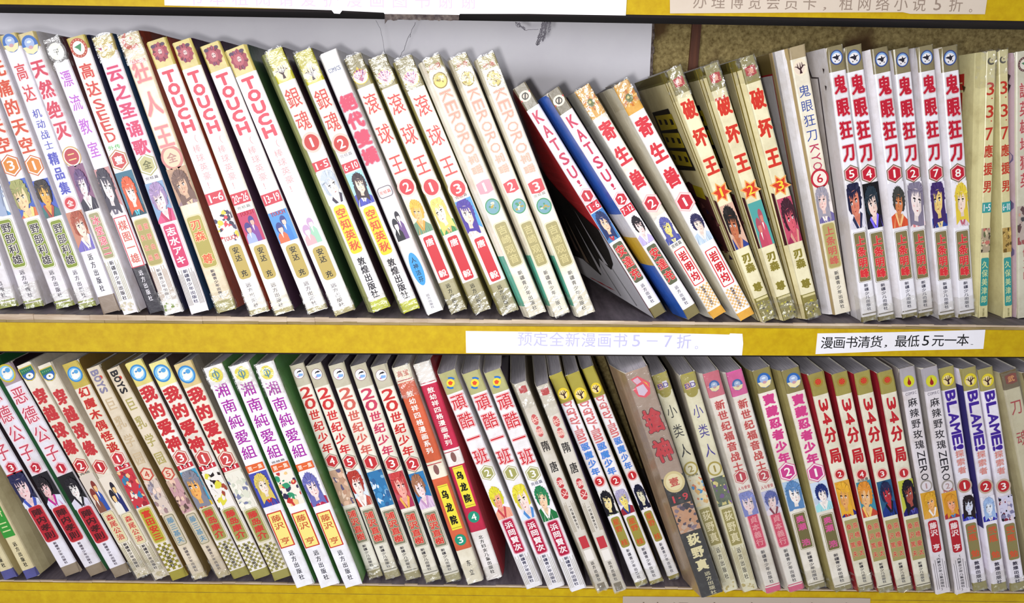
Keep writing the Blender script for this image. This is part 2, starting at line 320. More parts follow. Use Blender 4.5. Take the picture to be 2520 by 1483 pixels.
# ------------------------------------------------------------------ spine print
def portrait(P, x0, x1, y0, y1, bg, hair, skin, cloth, seed=0, kind='face', acc=None):
    """a made-up drawn figure inside a rectangle"""
    r = random.Random(seed); w, h = x1 - x0, y1 - y0
    def pl(pts, c): P.poly(clip([(x0 + a * w, y0 + b * h) for a, b in pts], x0, x1, y0, y1), c)
    if bg: pl([(0, 0), (1, 0), (1, 1), (0, 1)], bg)
    P.up()
    if kind == 'scene':
        cs = [bg or '#d8cfc8', hair, skin, cloth, acc or '#f0ece4']
        for i in range(34):
            cx, cy = r.uniform(-.05, 1.05), r.uniform(0, 1); a = r.uniform(0, 6.28); q = r.uniform(.06, .22); P.lay += .3
            pl([(cx + q * r.uniform(.4, 1.2) * math.cos(a + k * 1.05), cy + q * .6 * r.uniform(.4, 1.2) * math.sin(a + k * 1.05)) for k in range(6)], cs[i % 5])
        P.up(); return
    if kind == 'figures':
        for k, (fx, fy, s) in enumerate(((.62, .62, .8), (.32, .42, .95))):
            c2 = (cloth, acc or hair)[k]
            pl([(fx - .3 * s, -.2), (fx + .3 * s, -.2), (fx + .26 * s, fy - .2), (fx + .1 * s, fy - .06), (fx - .1 * s, fy - .06), (fx - .26 * s, fy - .2)], c2); P.lay += .35
            pl(ell(fx, fy + .05, .2 * s, .2 * s, 14), hair); P.lay += .35
            pl(ell(fx + .02, fy, .13 * s, .13 * s, 12), skin); P.lay += .35
            pl([(fx - .16 * s, fy + .06), (fx + .18 * s, fy + .06), (fx + .1 * s, fy + .17), (fx - .1 * s, fy + .18)], hair); P.lay += .35
            pl([(fx - .05, fy - .1), (fx + .05, fy - .1), (fx, fy - .28)], '#f4efe8'); P.lay += .35
        P.up(); return
    s = r.uniform(1.0, 1.5); ox, oy = .5 + r.uniform(-.1, .1), .60 + r.uniform(-.06, .04); ta = r.uniform(-.22, .22); fl = r.choice((-1, 1)); nf = .80
    def q(pts, c, dl=0):                                 # face-centred coordinates -> rectangle
        pl([(ox + s * (a * math.cos(ta) - b * math.sin(ta) * .8), oy + s * .8 * (a * math.sin(ta) + b * math.cos(ta))) for a, b in pts], c); P.lay += .12
    hc, skc, clc = lin(hair), lin(skin), lin(cloth)
    tone = lambda c, k, a=0: tuple(max(0, min(1, x * k + a)) for x in c[:3]) + (1,)
    if bg:
        for k in range(5):
            a, b = r.uniform(0, 1), r.uniform(0, 1); pl([(a, b), (a + .3, b + .05), (a + .2, b + .25), (a - .05, b + .2)], tone(lin(bg), r.uniform(.8, 1.15))); P.lay += .25
        P.up()
    q([(-.75, -1.2), (.75, -1.2), (.68, -.5), (.2, -.3), (-.2, -.3), (-.68, -.52)], clc); P.up()
    for k in range(12):
        a = r.uniform(-.6, .6); w2 = r.uniform(.02, .07); q([(a, -1.1), (a + w2, -1.1), (a * .6 + w2 * .4, -.38 - r.uniform(0, .15))], (tone(clc, .55), lin(acc or '#efe8e2'), tone(clc, 1.35, .04))[k % 3]); P.lay += .3
    P.up(); q([(-.17, -.3), (.17, -.3), (.02, -.56)], skin); P.up(); q([(-.26, -.34), (-.17, -.27), (.0, -.6), (-.06, -.66)], acc or '#f2ece6'); q([(.26, -.34), (.17, -.27), (.0, -.6), (.06, -.66)], acc or '#f2ece6'); P.up()
    long_ = r.random() < .4; hb = []
    for k in range(30):
        a = -0.35 + k / 29 * (math.pi + .7); rr = (.385 if k % 2 else .345) * r.uniform(.95, 1.07); hb.append((rr * math.cos(a), .05 + rr * 1.05 * math.sin(a)))
    hb += [(-.36, -.62), (-.16, -.5), (.16, -.5), (.36, -.62)] if long_ else [(-.26, -.22), (.26, -.22)]
    q(hb, hc); P.up()
    q([(-.09, -.42), (.09, -.42), (.08, -.12), (-.08, -.12)], tone(skc, .86)); P.up()
    face = [(-.25, .16), (-.245, -.06), (-.2, -.2), (-.07, -.315), (.07, -.315), (.2, -.2), (.245, -.06), (.25, .16), (0, .25)]
    face = [(a + fl * .03, b) for a, b in face]; q(face, skc); P.up()
    q([(fl * .06, .22), (fl * .28, .16), (fl * .275, -.06), (fl * .23, -.2), (fl * .1, -.315), (fl * .14, -.1)], tone(skc, .84)); P.up()
    for k in (-1, 1):
        ex = k * .115 + fl * .045
        q(ell(ex, -.028, .052, .03, 9), '#faf5f2'); q([(ex - .065, .022), (ex + .0, .04), (ex + .065, .018), (ex + .055, -.0), (ex - .055, .004)], '#241c26'); q([(ex - .06, .075), (ex + .06, .08 + .01 * k * fl), (ex, .095)], tone(hc, .5))
        q(ell(ex - fl * .02, -.13, .045, .02, 7), tone(skc, 1.0, 0) if r.random() < .4 else tone((skc[0], skc[1] * .8, skc[2] * .8), .98))
    P.up()
    for k in (-1, 1): q(ell(k * .115 + fl * .055, -.026, .028, .03, 8), tone(hc, .4, .02))
    q([(fl * .05, -.04), (fl * .085, -.135), (fl * .02, -.14)], tone(skc, .7)); q([(-.05 + fl * .05, -.205), (.05 + fl * .05, -.2), (fl * .05, -.23)], '#a8484a'); P.up()
    for k in (-1, 1): q(ell(k * .11 + fl * .05, -.018, .008, .01, 5), '#ffffff')
    for k in range(9):                                   # fringe and side locks
        t = k / 8; a = -.31 + .62 * t; dn = r.uniform(-.02, .13) - (.12 if k in (0, 8) else 0)
        q([(a - .055, .2), (a + .055, .2), (a + r.uniform(-.05, .06) + fl * .02, dn)], tone(hc, r.uniform(.85, 1.15)))
    for k in (-1, 1): q([(k * .33, .15), (k * .215, .12), (k * .235, -.2), (k * .30, -.28 if long_ else -.16)], tone(hc, .9))
    P.up(); q([(-.34, .12), (-.3, .3), (-.12, .4), (.12, .4), (.3, .3), (.34, .12), (.2, .19), (0, .215), (-.2, .19)], hc); P.up()
    for k in range(22):
        a = r.uniform(.25, 2.9); r0, r1 = r.uniform(.12, .2), r.uniform(.28, .39); q([(r0 * math.cos(a), .12 + r0 * .7 * math.sin(a)), (r1 * math.cos(a + .04), .05 + r1 * math.sin(a + .04)), (r1 * math.cos(a), .05 + r1 * math.sin(a))], (tone(hc, 1.5, .05), tone(hc, .5), tone(hc, 1.15))[k % 3]); P.lay += .25
    for k in range(6):
        a, b = r.uniform(-.3, .3), r.uniform(-.6, .3); q([(a, b), (a + .006, b), (a + r.uniform(-.06, .06), b - .12)], tone(hc, .4))
    P.up()

def emblem(P, kind, cx, cy, r, seed=0, c1=None, c2=None):
    q = random.Random(seed)
    def E(x, y, a, b, c, n=18): P.lay += .25; P.poly(ell(cx + x * r, cy + y * r, a * r, b * r, n), c)
    def G(pts, c): P.lay += .25; P.poly([(cx + x * r, cy + y * r) for x, y in pts], c)
    if kind == 'crest':                                  # red mane-like crest
        G([(1.05 * math.cos(a) * (1 if i % 2 else .84), 1.25 * math.sin(a) * (1 if i % 2 else .86)) for i, a in enumerate([6.2832 * k / 22 for k in range(22)])], '#a04456'); P.up()
        E(-.1, 0.0, .6, .7, '#b8646e'); E(-.65, .85, .3, .22, '#5a3a5c', 8); E(.6, .85, .3, .22, '#5a3a5c', 8); P.up()
        E(0, .05, .24, .34, '#d8c0bc', 12); P.up()
        for k in range(12):
            a = q.uniform(0, 6.28); G([(.5 * math.cos(a), .6 * math.sin(a)), (.95 * math.cos(a + .1), 1.1 * math.sin(a + .1)), (.9 * math.cos(a - .12), 1.05 * math.sin(a - .12))], ('#6c2a40', '#c05a62', '#7c4a72')[k % 3]); P.lay += .25
        P.up(); E(-.12, .1, .05, .06, '#3a2030', 6); E(.12, .1, .05, .06, '#3a2030', 6); G([(-.14, -.2), (.14, -.2), (0, -.32)], '#8a2f40'); P.up()
    elif kind in ('antler', 'drop'):
        E(0, 0, 1, 1.15, c1 or '#e3cc3a', 24); P.up()
        E(-.12, -.1, .72, .85, c2 or '#ead9a0'); P.up()
        if kind == 'drop':
            G([(0, .95), (.12, .3), (.34, -.2), (.3, -.6), (0, -.82), (-.3, -.6), (-.34, -.2), (-.12, .3)], '#a02424')
        else:
            for x0, y0, x1, y1, w in ((0, -.85, 0, -.1, .2), (0, -.3, -.6, .25, .13), (0, -.2, .6, .3, .13), (-.3, 0, -.35, .6, .09), (.32, .05, .3, .7, .09), (0, -.1, .05, .62, .1), (-.5, .2, -.8, .2, .07), (.5, .2, .78, .12, .07)):
                dx, dy = x1 - x0, y1 - y0; l = math.hypot(dx, dy); nx, ny = -dy / l * w, dx / l * w
                G([(x0 - nx, y0 - ny), (x0 + nx, y0 + ny), (x1 + nx * .25, y1 + ny * .25), (x1 - nx * .25, y1 - ny * .25)], '#4a2a2e'); P.lay += .25
        P.up()
    elif kind == 'birdring':
        E(0, 0, 1, 1.15, '#46538c', 24); P.up(); E(0, 0, .84, .98, '#8fb2dc', 24); P.up(); E(0, -.1, .74, .82, '#e6e2e4'); P.up()
        G([(-.75, .1), (-.3, .25), (0, .5), (.2, .2), (.7, .3), (.3, 0), (.25, -.3), (0, -.45), (-.2, -.15)], '#2f2c3c'); P.up()
        E(-.3, -.55, .1, .1, '#3c3440', 6); E(.32, -.5, .1, .1, '#3c3440', 6); E(-.2, .35, .16, .14, '#f4f0ee', 8); P.up()
    elif kind == 'swirl':
        E(0, 0, 1, 1.1, c1 or '#3a8cc8', 24); P.up(); E(0, 0, .82, .9, '#8cc4e4', 24); P.up()
        E(.1, .05, .62, .66, '#eae6dc'); P.up(); E(.3, .3, .3, .28, '#5aa4d4', 12); G([(-.6, -.2), (0, .05), (.5, -.35), (0, -.7), (-.45, -.6)], '#f2eee8'); P.up(); E(-.15, .25, .16, .12, '#4a90c8', 8); P.up()
    elif kind == 'fan':
        E(0, -.1, 1, .95, '#e6cf3e', 22); P.up(); E(0, -.12, .9, .84, '#f0dcd8', 22); P.up()
        for k in range(6):
            a = .35 + k * .49; G([(0, -.75), (.85 * math.cos(a - .17), .75 * math.sin(a - .17)), (.95 * math.cos(a), .85 * math.sin(a)), (.85 * math.cos(a + .17), .75 * math.sin(a + .17))], ('#c0306c', '#a03a96')[k % 2]); P.lay += .25
        P.up(); G([(-.2, .85), (0, 1.2), (.2, .85)], '#e6cf3e'); P.up()
    elif kind == 'moon':
        E(0, 0, 1, 1.08, c1 or '#8c6a70', 24); P.up(); E(0, 0, .93, 1.0, '#e8e6ea', 24); P.up()
        G([(-.4, .1), (-.1, .5), (.45, .6), (.75, .3), (.3, .25), (0, .3)], '#26222c'); G([(-.5, -.6), (.6, -.6), (.75, -.2), (0, 0)], '#8ab0dc'); P.up(); E(-.3, -.5, .18, .14, '#c88ab0', 8); P.up()
    elif kind == 'arcs':
        E(0, 0, .62, .62, '#ecd44a'); P.up(); G([(-.34, -.2), (.0, -.36), (.36, 0), (.05, .36), (-.36, .22)], '#dc5a2c'); P.up()
        for s in (1, -1):
            G([(s * .2 + .95 * s * math.cos(a) - .2 * s, s * .95 * math.sin(a)) for a in (.5, .8, 1.1, 1.4, 1.7)] + [(s * .68 * math.cos(a), s * .68 * math.sin(a)) for a in (1.7, 1.4, 1.1, .8, .5)], '#2e78c4')
        P.up()
    elif kind == 'dome':
        E(0, 0, 1, 1.15, '#3a6fb4', 24); P.up(); G([(-.98, -.15), (.98, -.15), (.7, -.85), (0, -1.12), (-.7, -.85)], '#e8dcb0'); P.up(); E(0, .2, .62, .62, '#a8b8d8', 14); P.up(); E(0, -.3, .3, .22, '#c8a0a8', 8); E(.0, .35, .3, .16, '#d8e0ec', 8); P.up()
    elif kind == 'seal':
        E(0, 0, 1, 1, '#a88a3c', 18); P.up(); E(0, .1, .62, .66, '#c8402c', 14); P.up()
        for k in range(7): a = k * .9; G([(0, .1), (.55 * math.cos(a), .1 + .6 * math.sin(a)), (.5 * math.cos(a + .3), .1 + .55 * math.sin(a + .3))], '#d86a48'); P.lay += .25
        P.up()
    elif kind == 'slashring':
        E(-.05, .1, 1.05, .92, '#e8dcc8', 20); P.up(); E(-.05, .1, .62, .6, '#2c2624', 18); P.up(); E(-.05, .1, .44, .42, '#cfc6b8', 16); P.up()
        G([(-.5, -.38), (-.3, -.5), (.4, .58), (.2, .7)], '#2c2624'); G([(.8, .5), (1.15, .62), (1.0, .25)], '#c8303c'); G([(-.85, -.45), (-1.2, -.5), (-.95, -.15)], '#c8303c'); P.up()
    elif kind == 'rays':
        E(0, 0, 1, 1, c1 or '#dc9a2c', 16); P.up()
        for k in range(12):
            a = k * .5236; G([(.25 * math.cos(a), .25 * math.sin(a)), (1.15 * math.cos(a + .12), 1.25 * math.sin(a + .12)), (1.1 * math.cos(a - .16), 1.15 * math.sin(a - .16))], ('#e8c27c', '#c87a28')[k % 2]); P.lay += .25
        P.up(); E(0, 0, .5, .6, '#6f7a3a', 12); P.up(); E(-.1, .12, .2, .2, '#dcd090', 8); P.up()
    elif kind == 'disc':
        E(0, 0, 1, 1.12, c1 or '#a08c4a', 24); P.up(); E(0, 0, .86, .96, c2 or '#e0cf8a', 24); P.up()
        for k in range(10): a = q.uniform(0, 6.28); d = q.uniform(.1, .6); E(d * math.cos(a), d * math.sin(a), q.uniform(.1, .25), q.uniform(.08, .2), ('#b8a24a', '#f0e8c8', c1 or '#a08c4a')[k % 3], 7); P.lay += .3
        P.up()
    elif kind == 'ringed':
        E(0, 0, 1, 1.1, c1 or '#c4503c', 24); P.up(); E(0, 0, .7, .78, '#efe9e0', 20); P.up()
        G([(-.5, .2), (-.1, .3), (.45, .45), (.3, 0), (.1, -.45), (-.1, -.1)], c2 or '#3f8a5c'); P.up()
        for k in range(16): a = k * .393; E(.85 * math.cos(a), .93 * math.sin(a), .06, .06, '#efd8b8', 5)
        P.up()
    elif kind == 'eye':
        E(0, -.1, 1, 1, '#cbb870', 22); P.up(); G([(-.9, 0), (-.4, .35), (.4, .35), (.9, 0), (.4, -.3), (-.4, -.3)], '#f0ece6'); P.up()
        G([(-.85, .2), (-.4, .1), (-.5, -.2)], '#b43c6c'); G([(.85, .25), (.45, .05), (.55, -.2)], '#4854b4'); E(0, 0, .3, .32, '#c8a838', 12); P.up(); E(0, 0, .14, .15, '#f4efd8', 8); P.up()
    elif kind == 'crescent':
        G([(.95 * math.cos(a), .95 * math.sin(a)) for a in [1.9 + k * .28 for k in range(14)]] + [(.1 + .62 * math.cos(a), .1 + .62 * math.sin(a)) for a in [5.4 - k * .28 for k in range(13)]], c1 or '#c4583c'); P.up(); E(.15, .2, .34, .34, '#e4d8b8', 12); P.up(); E(.15, .2, .16, .16, c1 or '#c4583c', 8); P.up()
    elif kind == 'shield':
        G([(-1.05, 1), (1.05, 1), (1.05, -.3), (.6, -.95), (0, -1.15), (-.6, -.95), (-1.05, -.3)], '#c9b548'); P.up()
        G([(-.92, .86), (.92, .86), (.92, -.25), (.52, -.84), (0, -1.0), (-.52, -.84), (-.92, -.25)], '#2f7a5c'); P.up()
        G([(-.9, .0), (.9, .25), (.92, -.25), (.52, -.84), (0, -1.0), (-.52, -.84), (-.92, -.25)], '#2c6ab0'); P.up(); E(.05, -.4, .55, .42, '#f0eee6', 14); P.up(); E(.05, -.35, .16, .14, '#8a8a50', 8)
        for k in range(5): E(-.6 + .3 * k, .5, .09, .12, '#6fae84', 6)
        P.up()
    elif kind == 'phi':
        E(0, 0, 1, 1.1, '#e6da50', 24); P.up(); E(0, 0, .55, .6, '#6a9a9c', 16); P.up(); E(0, 0, .36, .4, '#e6da50', 14); P.up(); G([(-.1, -.8), (.1, -.8), (.1, .8), (-.1, .8)], '#5a8aa0'); P.up()
    elif kind == 'logo':
        G([(-.9, 1.1), (-.1, 1.25), (.5, .6), (.9, .1), (.6, -1.1), (0, -1.35), (-.7, -1.0), (-1, -.1), (-.5, .3)], '#e05a6c'); P.up()
        G([(-.75, .95), (-.15, 1.1), (.1, .5), (-.45, .35)], '#d8b8cc'); G([(-.6, .1), (.2, .2), (.45, -.7), (-.1, -1.1), (-.6, -.8)], '#d4c4d8'); P.up(); G([(.2, .6), (.6, .2), (.7, -.4), (.5, .1)], '#e8b83c'); P.up()

def book_print(bk, els, num, rng, pics, seed):
    """els: list of spine elements, heights already in metres from the foot; returns named Print objects"""
    T = bk['t']; out = {}
    def PR(n):
        if n not in out: out[n] = Print(); out[n].lay = 0
        return out[n]
    pi = 0
    for el in els:
        k = el[0]; o = el[-1] if isinstance(el[-1], dict) else {}
        uc = T * o.get('u', .5)
        if k == 't':
            _, txt, z1, z0, col = el[:5]
            P = PR(o.get('n', 'title_lettering')); n = len(txt); h = (z1 - z0) / n
            sx = o.get('sx', .72) * T; rot = o.get('rot', False); b = o.get('b', .02)
            wts = [(.55 if c in '!.I1ーi' and not rot else (.45 if c in '!.I' else 1)) for c in txt] if not o.get('even') else [1] * n
            tot = sum(wts); zz = z1
            for i, c in enumerate(txt):
                hh = (z1 - z0) * wts[i] / tot; zc = zz - hh / 2; zz -= hh
                if c == ' ': continue
                gw, gh = sx, hh * o.get('gy', .86)
                if c == '!' and not rot: gw *= .4
                if c == '!' and rot: hh *= 1.0
                if c == '.':
                    P.poly(ell(uc + T * .18, zc + hh * .2, T * .07, T * .07, 8), col, 2); continue
                cj = is_cjk(c)
                if cj: gh = min(gh, gw * 1.5); gw = min(gw, gh * 1.35)
                if o.get('out'): 
                    P.ch(c, uc, zc, gw, gh, o['out'], o.get('ob', .075), rot, fit=not cj, lay=0, shear=o.get('sh', 0))
                if o.get('mid'): P.ch(c, uc, zc, gw, gh, o['mid'], o.get('mo', b + .03), rot, fit=not cj, lay=1, shear=o.get('sh', 0))
                P.ch(c, uc, zc, gw, gh, col, b, rot, fit=not cj, lay=2, shear=o.get('sh', 0))
        elif k == 'badge':
            _, sh, zc, r, col = el[:5]; P = PR('volume_badge'); r *= T; Lo = o.get('L', 0)
            n = {'h': 6, 'o': 24, 's': 12, 'q': 4, 'd': 7}[sh]
            def shp(q):
                if sh == 's': return [(uc + q * (1.15 if i % 2 else .62) * math.cos(i * .5236 + .26), zc + q * (1.25 if i % 2 else .66) * math.sin(i * .5236 + .26)) for i in range(12)]
                if sh == 'q': return [(uc - q, zc + q * .75), (uc + q * .2, zc + q * 1.0), (uc + q, zc + q * .85), (uc + q, zc - q * .8), (uc + q * .1, zc - q), (uc - q * .95, zc - q * .75)]
                if sh == 'h': return [(uc + q * math.sin(i * 1.0472 + .0) * 1.05, zc + q * 1.18 * math.cos(i * 1.0472)) for i in range(6)]
                return ell(uc, zc, q, q * 1.1, 24)
            if o.get('o1'): P.poly(shp(r * 1.3), o['o1'], Lo)
            if o.get('o2'): P.poly(shp(r * 1.16), o['o2'], Lo + 1)
            P.poly(shp(r), col, Lo + 2)
            s = o.get('txt', num); 
            if s: P.ch(s, uc, zc, r * (.85 if not is_cjk(s) else 1.2), r * (1.25 if not is_cjk(s) else 1.2), o.get('tc', '#f4efe9'), .03, fit=not is_cjk(s), lay=Lo + 3)
        elif k == 'range':
            _, z1, z0, col = el[:4]; P = PR('volume_badge'); s = o.get('txt', rng) or ''
            if o.get('bg', True): P.poly([(T * .04, z1), (T * .96, z1), (T * .96, z0), (T * .04, z0)], col, o.get('L', 0))
            n = len(s); 
            for i, c in enumerate(s): 
                cx = T * (.1 + .8 * (i + .5) / max(1, n))
                if c == '-': P.poly([(cx - T * .05, (z0 + z1) / 2 - T * .02), (cx + T * .05, (z0 + z1) / 2 - T * .02), (cx + T * .05, (z0 + z1) / 2 + T * .03), (cx - T * .05, (z0 + z1) / 2 + T * .03)], o.get('tc', '#f6eeee'), 1 + o.get('L', 0))
                else: P.ch(c, cx, (z0 + z1) / 2, min(T * .7 / n, (z1 - z0) * .7), (z1 - z0) * .66, o.get('tc', '#f6eeee'), .03, fit=not is_cjk(c), lay=1 + o.get('L', 0))
        elif k == 'small':                                # a short word set across the spine
            _, txt, zc, h, col = el[:5]; P = PR('volume_badge'); n = len(txt); gw = T * .72 / n
            for i, c in enumerate(txt): P.ch(c, T * (.14 + .72 * (i + .5) / n), zc, gw * .9, h, col, .015, fit=not is_cjk(c), lay=1 + o.get('L', 0))
        elif k == 'pic':
            _, z1, z0 = el[:3]; P = PR('cover_picture'); P.lay = 3 * pi
            spec = pics[pi] if pi < len(pics) else pics[-1]; pi += 1
            portrait(P, T * o.get('u0', .03), T * o.get('u1', .97), z0, z1, *spec[:4], seed=seed * 7 + pi, kind=spec[4] if len(spec) > 4 else 'face', acc=spec[5] if len(spec) > 5 else None)
        elif k == 'label':
            _, z1, z0, col, txt, tc = el[:6]; P = PR('author_label'); x0, x1 = T * o.get('u0', .17), T * o.get('u1', .83); rr = (x1 - x0) * o.get('r', .2)
            if o.get('o1'): P.poly(rrect(x0 - T * .06, x1 + T * .06, z0 - T * .06, z1 + T * .06, rr * 1.3), o['o1'], 0)
            if o.get('o2'): P.poly(rrect(x0 - T * .035, x1 + T * .035, z0 - T * .035, z1 + T * .035, rr * 1.2), o['o2'], 1)
            if col: P.poly(rrect(x0, x1, z0, z1, rr), col, 2)
            cols_ = txt.split('|'); nc = len(cols_)
            for ci, s in enumerate(cols_):
                n = len(s)
                if not n: continue
                hh = (z1 - z0) * .9 / n; ux = x0 + (x1 - x0) * (ci + .5) / nc; gw = (x1 - x0) / nc * o.get('sx', .8)
                for i, c in enumerate(s):
                    if c == ' ': continue
                    zc = z1 - (z1 - z0) * .05 - hh * (i + .5); gh = min(hh * .9, gw * 1.35)
                    if o.get('out'): P.ch(c, ux, zc, gw, gh, o['out'], .07, lay=3)
                    P.ch(c, ux, zc, gw, gh, tc, o.get('b', .02), lay=4)
        elif k == 'stripes':
            _, z1, z0, col = el[:4]; P = PR('publisher_lettering'); n = o.get('k', 4)
            for i in range(n):
                for s in (-1, 1):
                    u = .5 + s * (.17 + .27 * (i + .5) / n); P.poly([(T * (u - .012), z0), (T * (u + .012), z0), (T * (u + .012), z1 - T * .22 * (i % 2)), (T * (u - .012), z1 - T * .22 * (i % 2))], col, 0)
        elif k == 'check':
            _, z1, z0, col = el[:4]; P = PR('publisher_lettering'); n = o.get('k', 6); s = T * .9 / n; m = int((z1 - z0) / s)
            for j in range(m):
                for i in range(n):
                    if (i + j) % 2 == 0: P.poly([(T * .05 + i * s, z0 + j * s), (T * .05 + (i + 1) * s, z0 + j * s), (T * .05 + (i + 1) * s, z0 + (j + 1) * s), (T * .05 + i * s, z0 + (j + 1) * s)], col, 0)
        elif k == 'emb':
            _, kind, zc, r = el[:4]; P = PR('emblem'); emblem(P, kind, uc, zc, r * T, seed, o.get('c1'), o.get('c2'))
        elif k == 'rect':
            _, z1, z0, u0, u1, col = el[:6]; PR(o.get('n', 'publisher_lettering')).poly([(T * u0, z0), (T * u1, z0), (T * u1, z1), (T * u0, z1)], col, o.get('lay', 0))
        elif k == 'oval':
            _, zc, hu, hz, col = el[:5]; PR(o.get('n', 'author_label')).poly(ell(uc, zc, hu * T, hz, 24), col, o.get('lay', 0))
        elif k == 'spots':
            _, z1, z0, cs = el[:4]; P = PR('publisher_lettering'); q = random.Random(seed)
            for i in range(o.get('k', 16)):
                P.poly(ell(T * q.uniform(.12, .88), q.uniform(z0 + T * .06, z1 - T * .06), T * q.uniform(.04, .11), T * q.uniform(.04, .1), 7), cs[i % len(cs)], i * .25)
    return out

# ------------------------------------------------------------------ the books
def cover_mesh(H, T, fl, dl, fr, dr, dep, bands, base, lc, rc, lbands, seed, parent, lback, wob):
    th = 0.00045; r = random.Random(seed)
    cuts = {0.0, H}
    for z1, z0, c in bands + lbands: cuts.add(max(0, min(H, z1))); cuts.add(max(0, min(H, z0)))
    for i in range(1, 22): cuts.add(H * i / 22)
    zs = sorted(cuts); zz = [zs[0]]
    for z in zs[1:]:
        if z - zz[-1] > 0.0004: zz.append(z)
    zz[-1] = H
    b = min(.0013, T * .12)
    out = [(-fl, dep), (-fl, dl * 1.02), (-fl * .5, dl * .45), (0, b), (b * .35, b * .35), (b, 0), (T * .5, 0), (T - b, 0), (T - b * .35, b * .35), (T, b), (T + fr * .5, dr * .45), (T + fr, dr * 1.02), (T + fr, dep)]
    inn = [(-fl + th, dep), (-fl + th, dl * 1.02), (-fl * .5 + th, dl * .45), (th, b), (th + b * .3, th + b * .3), (b + th, th), (T * .5, th), (T - b - th, th), (T - th - b * .3, th + b * .3), (T - th, b), (T + fr * .5 - th, dr * .45), (T + fr - th, dr * 1.02), (T + fr - th, dep)]
    n = len(out); v, f, c = [], [], []
    wl = [[r.uniform(-1, 1) for _ in range(5)] for _ in range(4)]
    for j, z in enumerate(zz):
        t = z / H
        endw = max(0, 1 - min(t, 1 - t) / .05) * wob
        for k, pt in enumerate(out + inn):
            x, y = pt; kk = k % n
            sway = sum(wl[0][m] * math.sin((m + 1) * 3.1 * t + m) for m in range(3)) * .00016 * wob
            xx, yy, z2 = x + sway, y, z
            if kk in (0, 1) and lback:
                (tx, tz), (bx, bz) = lback; q = 1.0 if kk == 0 else dl * 1.02 / dep
                xx -= (tx * t + bx * (1 - t)) * q; z2 += (tz * t + bz * (1 - t)) * q
            if kk in (3, 4, 8, 9) or kk in (0, 12): xx += r.uniform(-1, 1) * .0006 * endw; z2 += r.uniform(-1, .3) * .0009 * (endw if j in (0, len(zz) - 1) else 0)
            if kk in (3, 9): yy += abs(r.uniform(0, 1)) * .0008 * endw
            v.append((xx, yy, z2))
    def colour(kk, z):
        if kk < 3:
            for z1, z0, cc in lbands:
                if z0 <= z <= z1: return lin(cc)
            if kk < 3 and lc: return lin(lc)
        if kk > 8: 
            if rc: return lin(rc)
        res = lin(base)
        for z1, z0, cc in bands:
            if z0 <= z <= z1: res = lin(cc)
        return res
    R = 2 * n
    for j in range(len(zz) - 1):
        zm = (zz[j] + zz[j + 1]) / 2
        for k in range(n - 1):
            f.append((j * R + k, j * R + k + 1, (j + 1) * R + k + 1, (j + 1) * R + k)); c.append(colour(k, zm))
            f.append((j * R + n + k + 1, j * R + n + k, (j + 1) * R + n + k, (j + 1) * R + n + k + 1)); c.append(lin('#d8d2c6'))
        for k in (0, n - 1):
            f.append((j * R + k, (j + 1) * R + k, (j + 1) * R + n + k, j * R + n + k)); c.append(lin('#d8d2c6'))
    for j in (0, len(zz) - 1):
        for k in range(n - 1): f.append((j * R + k, j * R + n + k, j * R + n + k + 1, j * R + k + 1)); c.append(lin('#d4cdc0'))
    return mesh_obj('cover', v, f, M_COVER, parent, c)

def film_mesh(H, T, fl, dl, dep, seed, parent, zlo, zhi, mat=None):
    r = random.Random(seed); v, f = [], []; nz = 7
    prof = [(-fl * .9 - .0003, dl * .9), (-fl * .4 - .0004, dl * .4), (-.0004, .0004), (T * .02, -.0007), (T * .28, -.0008), (T * .52, -.0008), (T * .76, -.0008), (T * .98, -.0007), (T + .0003, .0006), (T + .0003, .004)]
    n = len(prof)
    for j in range(nz + 1):
        z = zlo + (zhi - zlo) * j / nz
        for x, y in prof: v.append((x + r.uniform(-.00015, .00015), y - abs(r.gauss(0, .00035)), z + r.uniform(-.0006, .0006) * (0 < j < nz) + r.uniform(-.001, .001) * (j in (0, nz))))
    for j in range(nz):
        for k in range(n - 1): f.append((j * n + k, j * n + k + 1, (j + 1) * n + k + 1, (j + 1) * n + k))
    o = mesh_obj('plastic_film', v, f, mat or M_FILM, parent); o['label'] = 'crumpled clear plastic film'
    return o

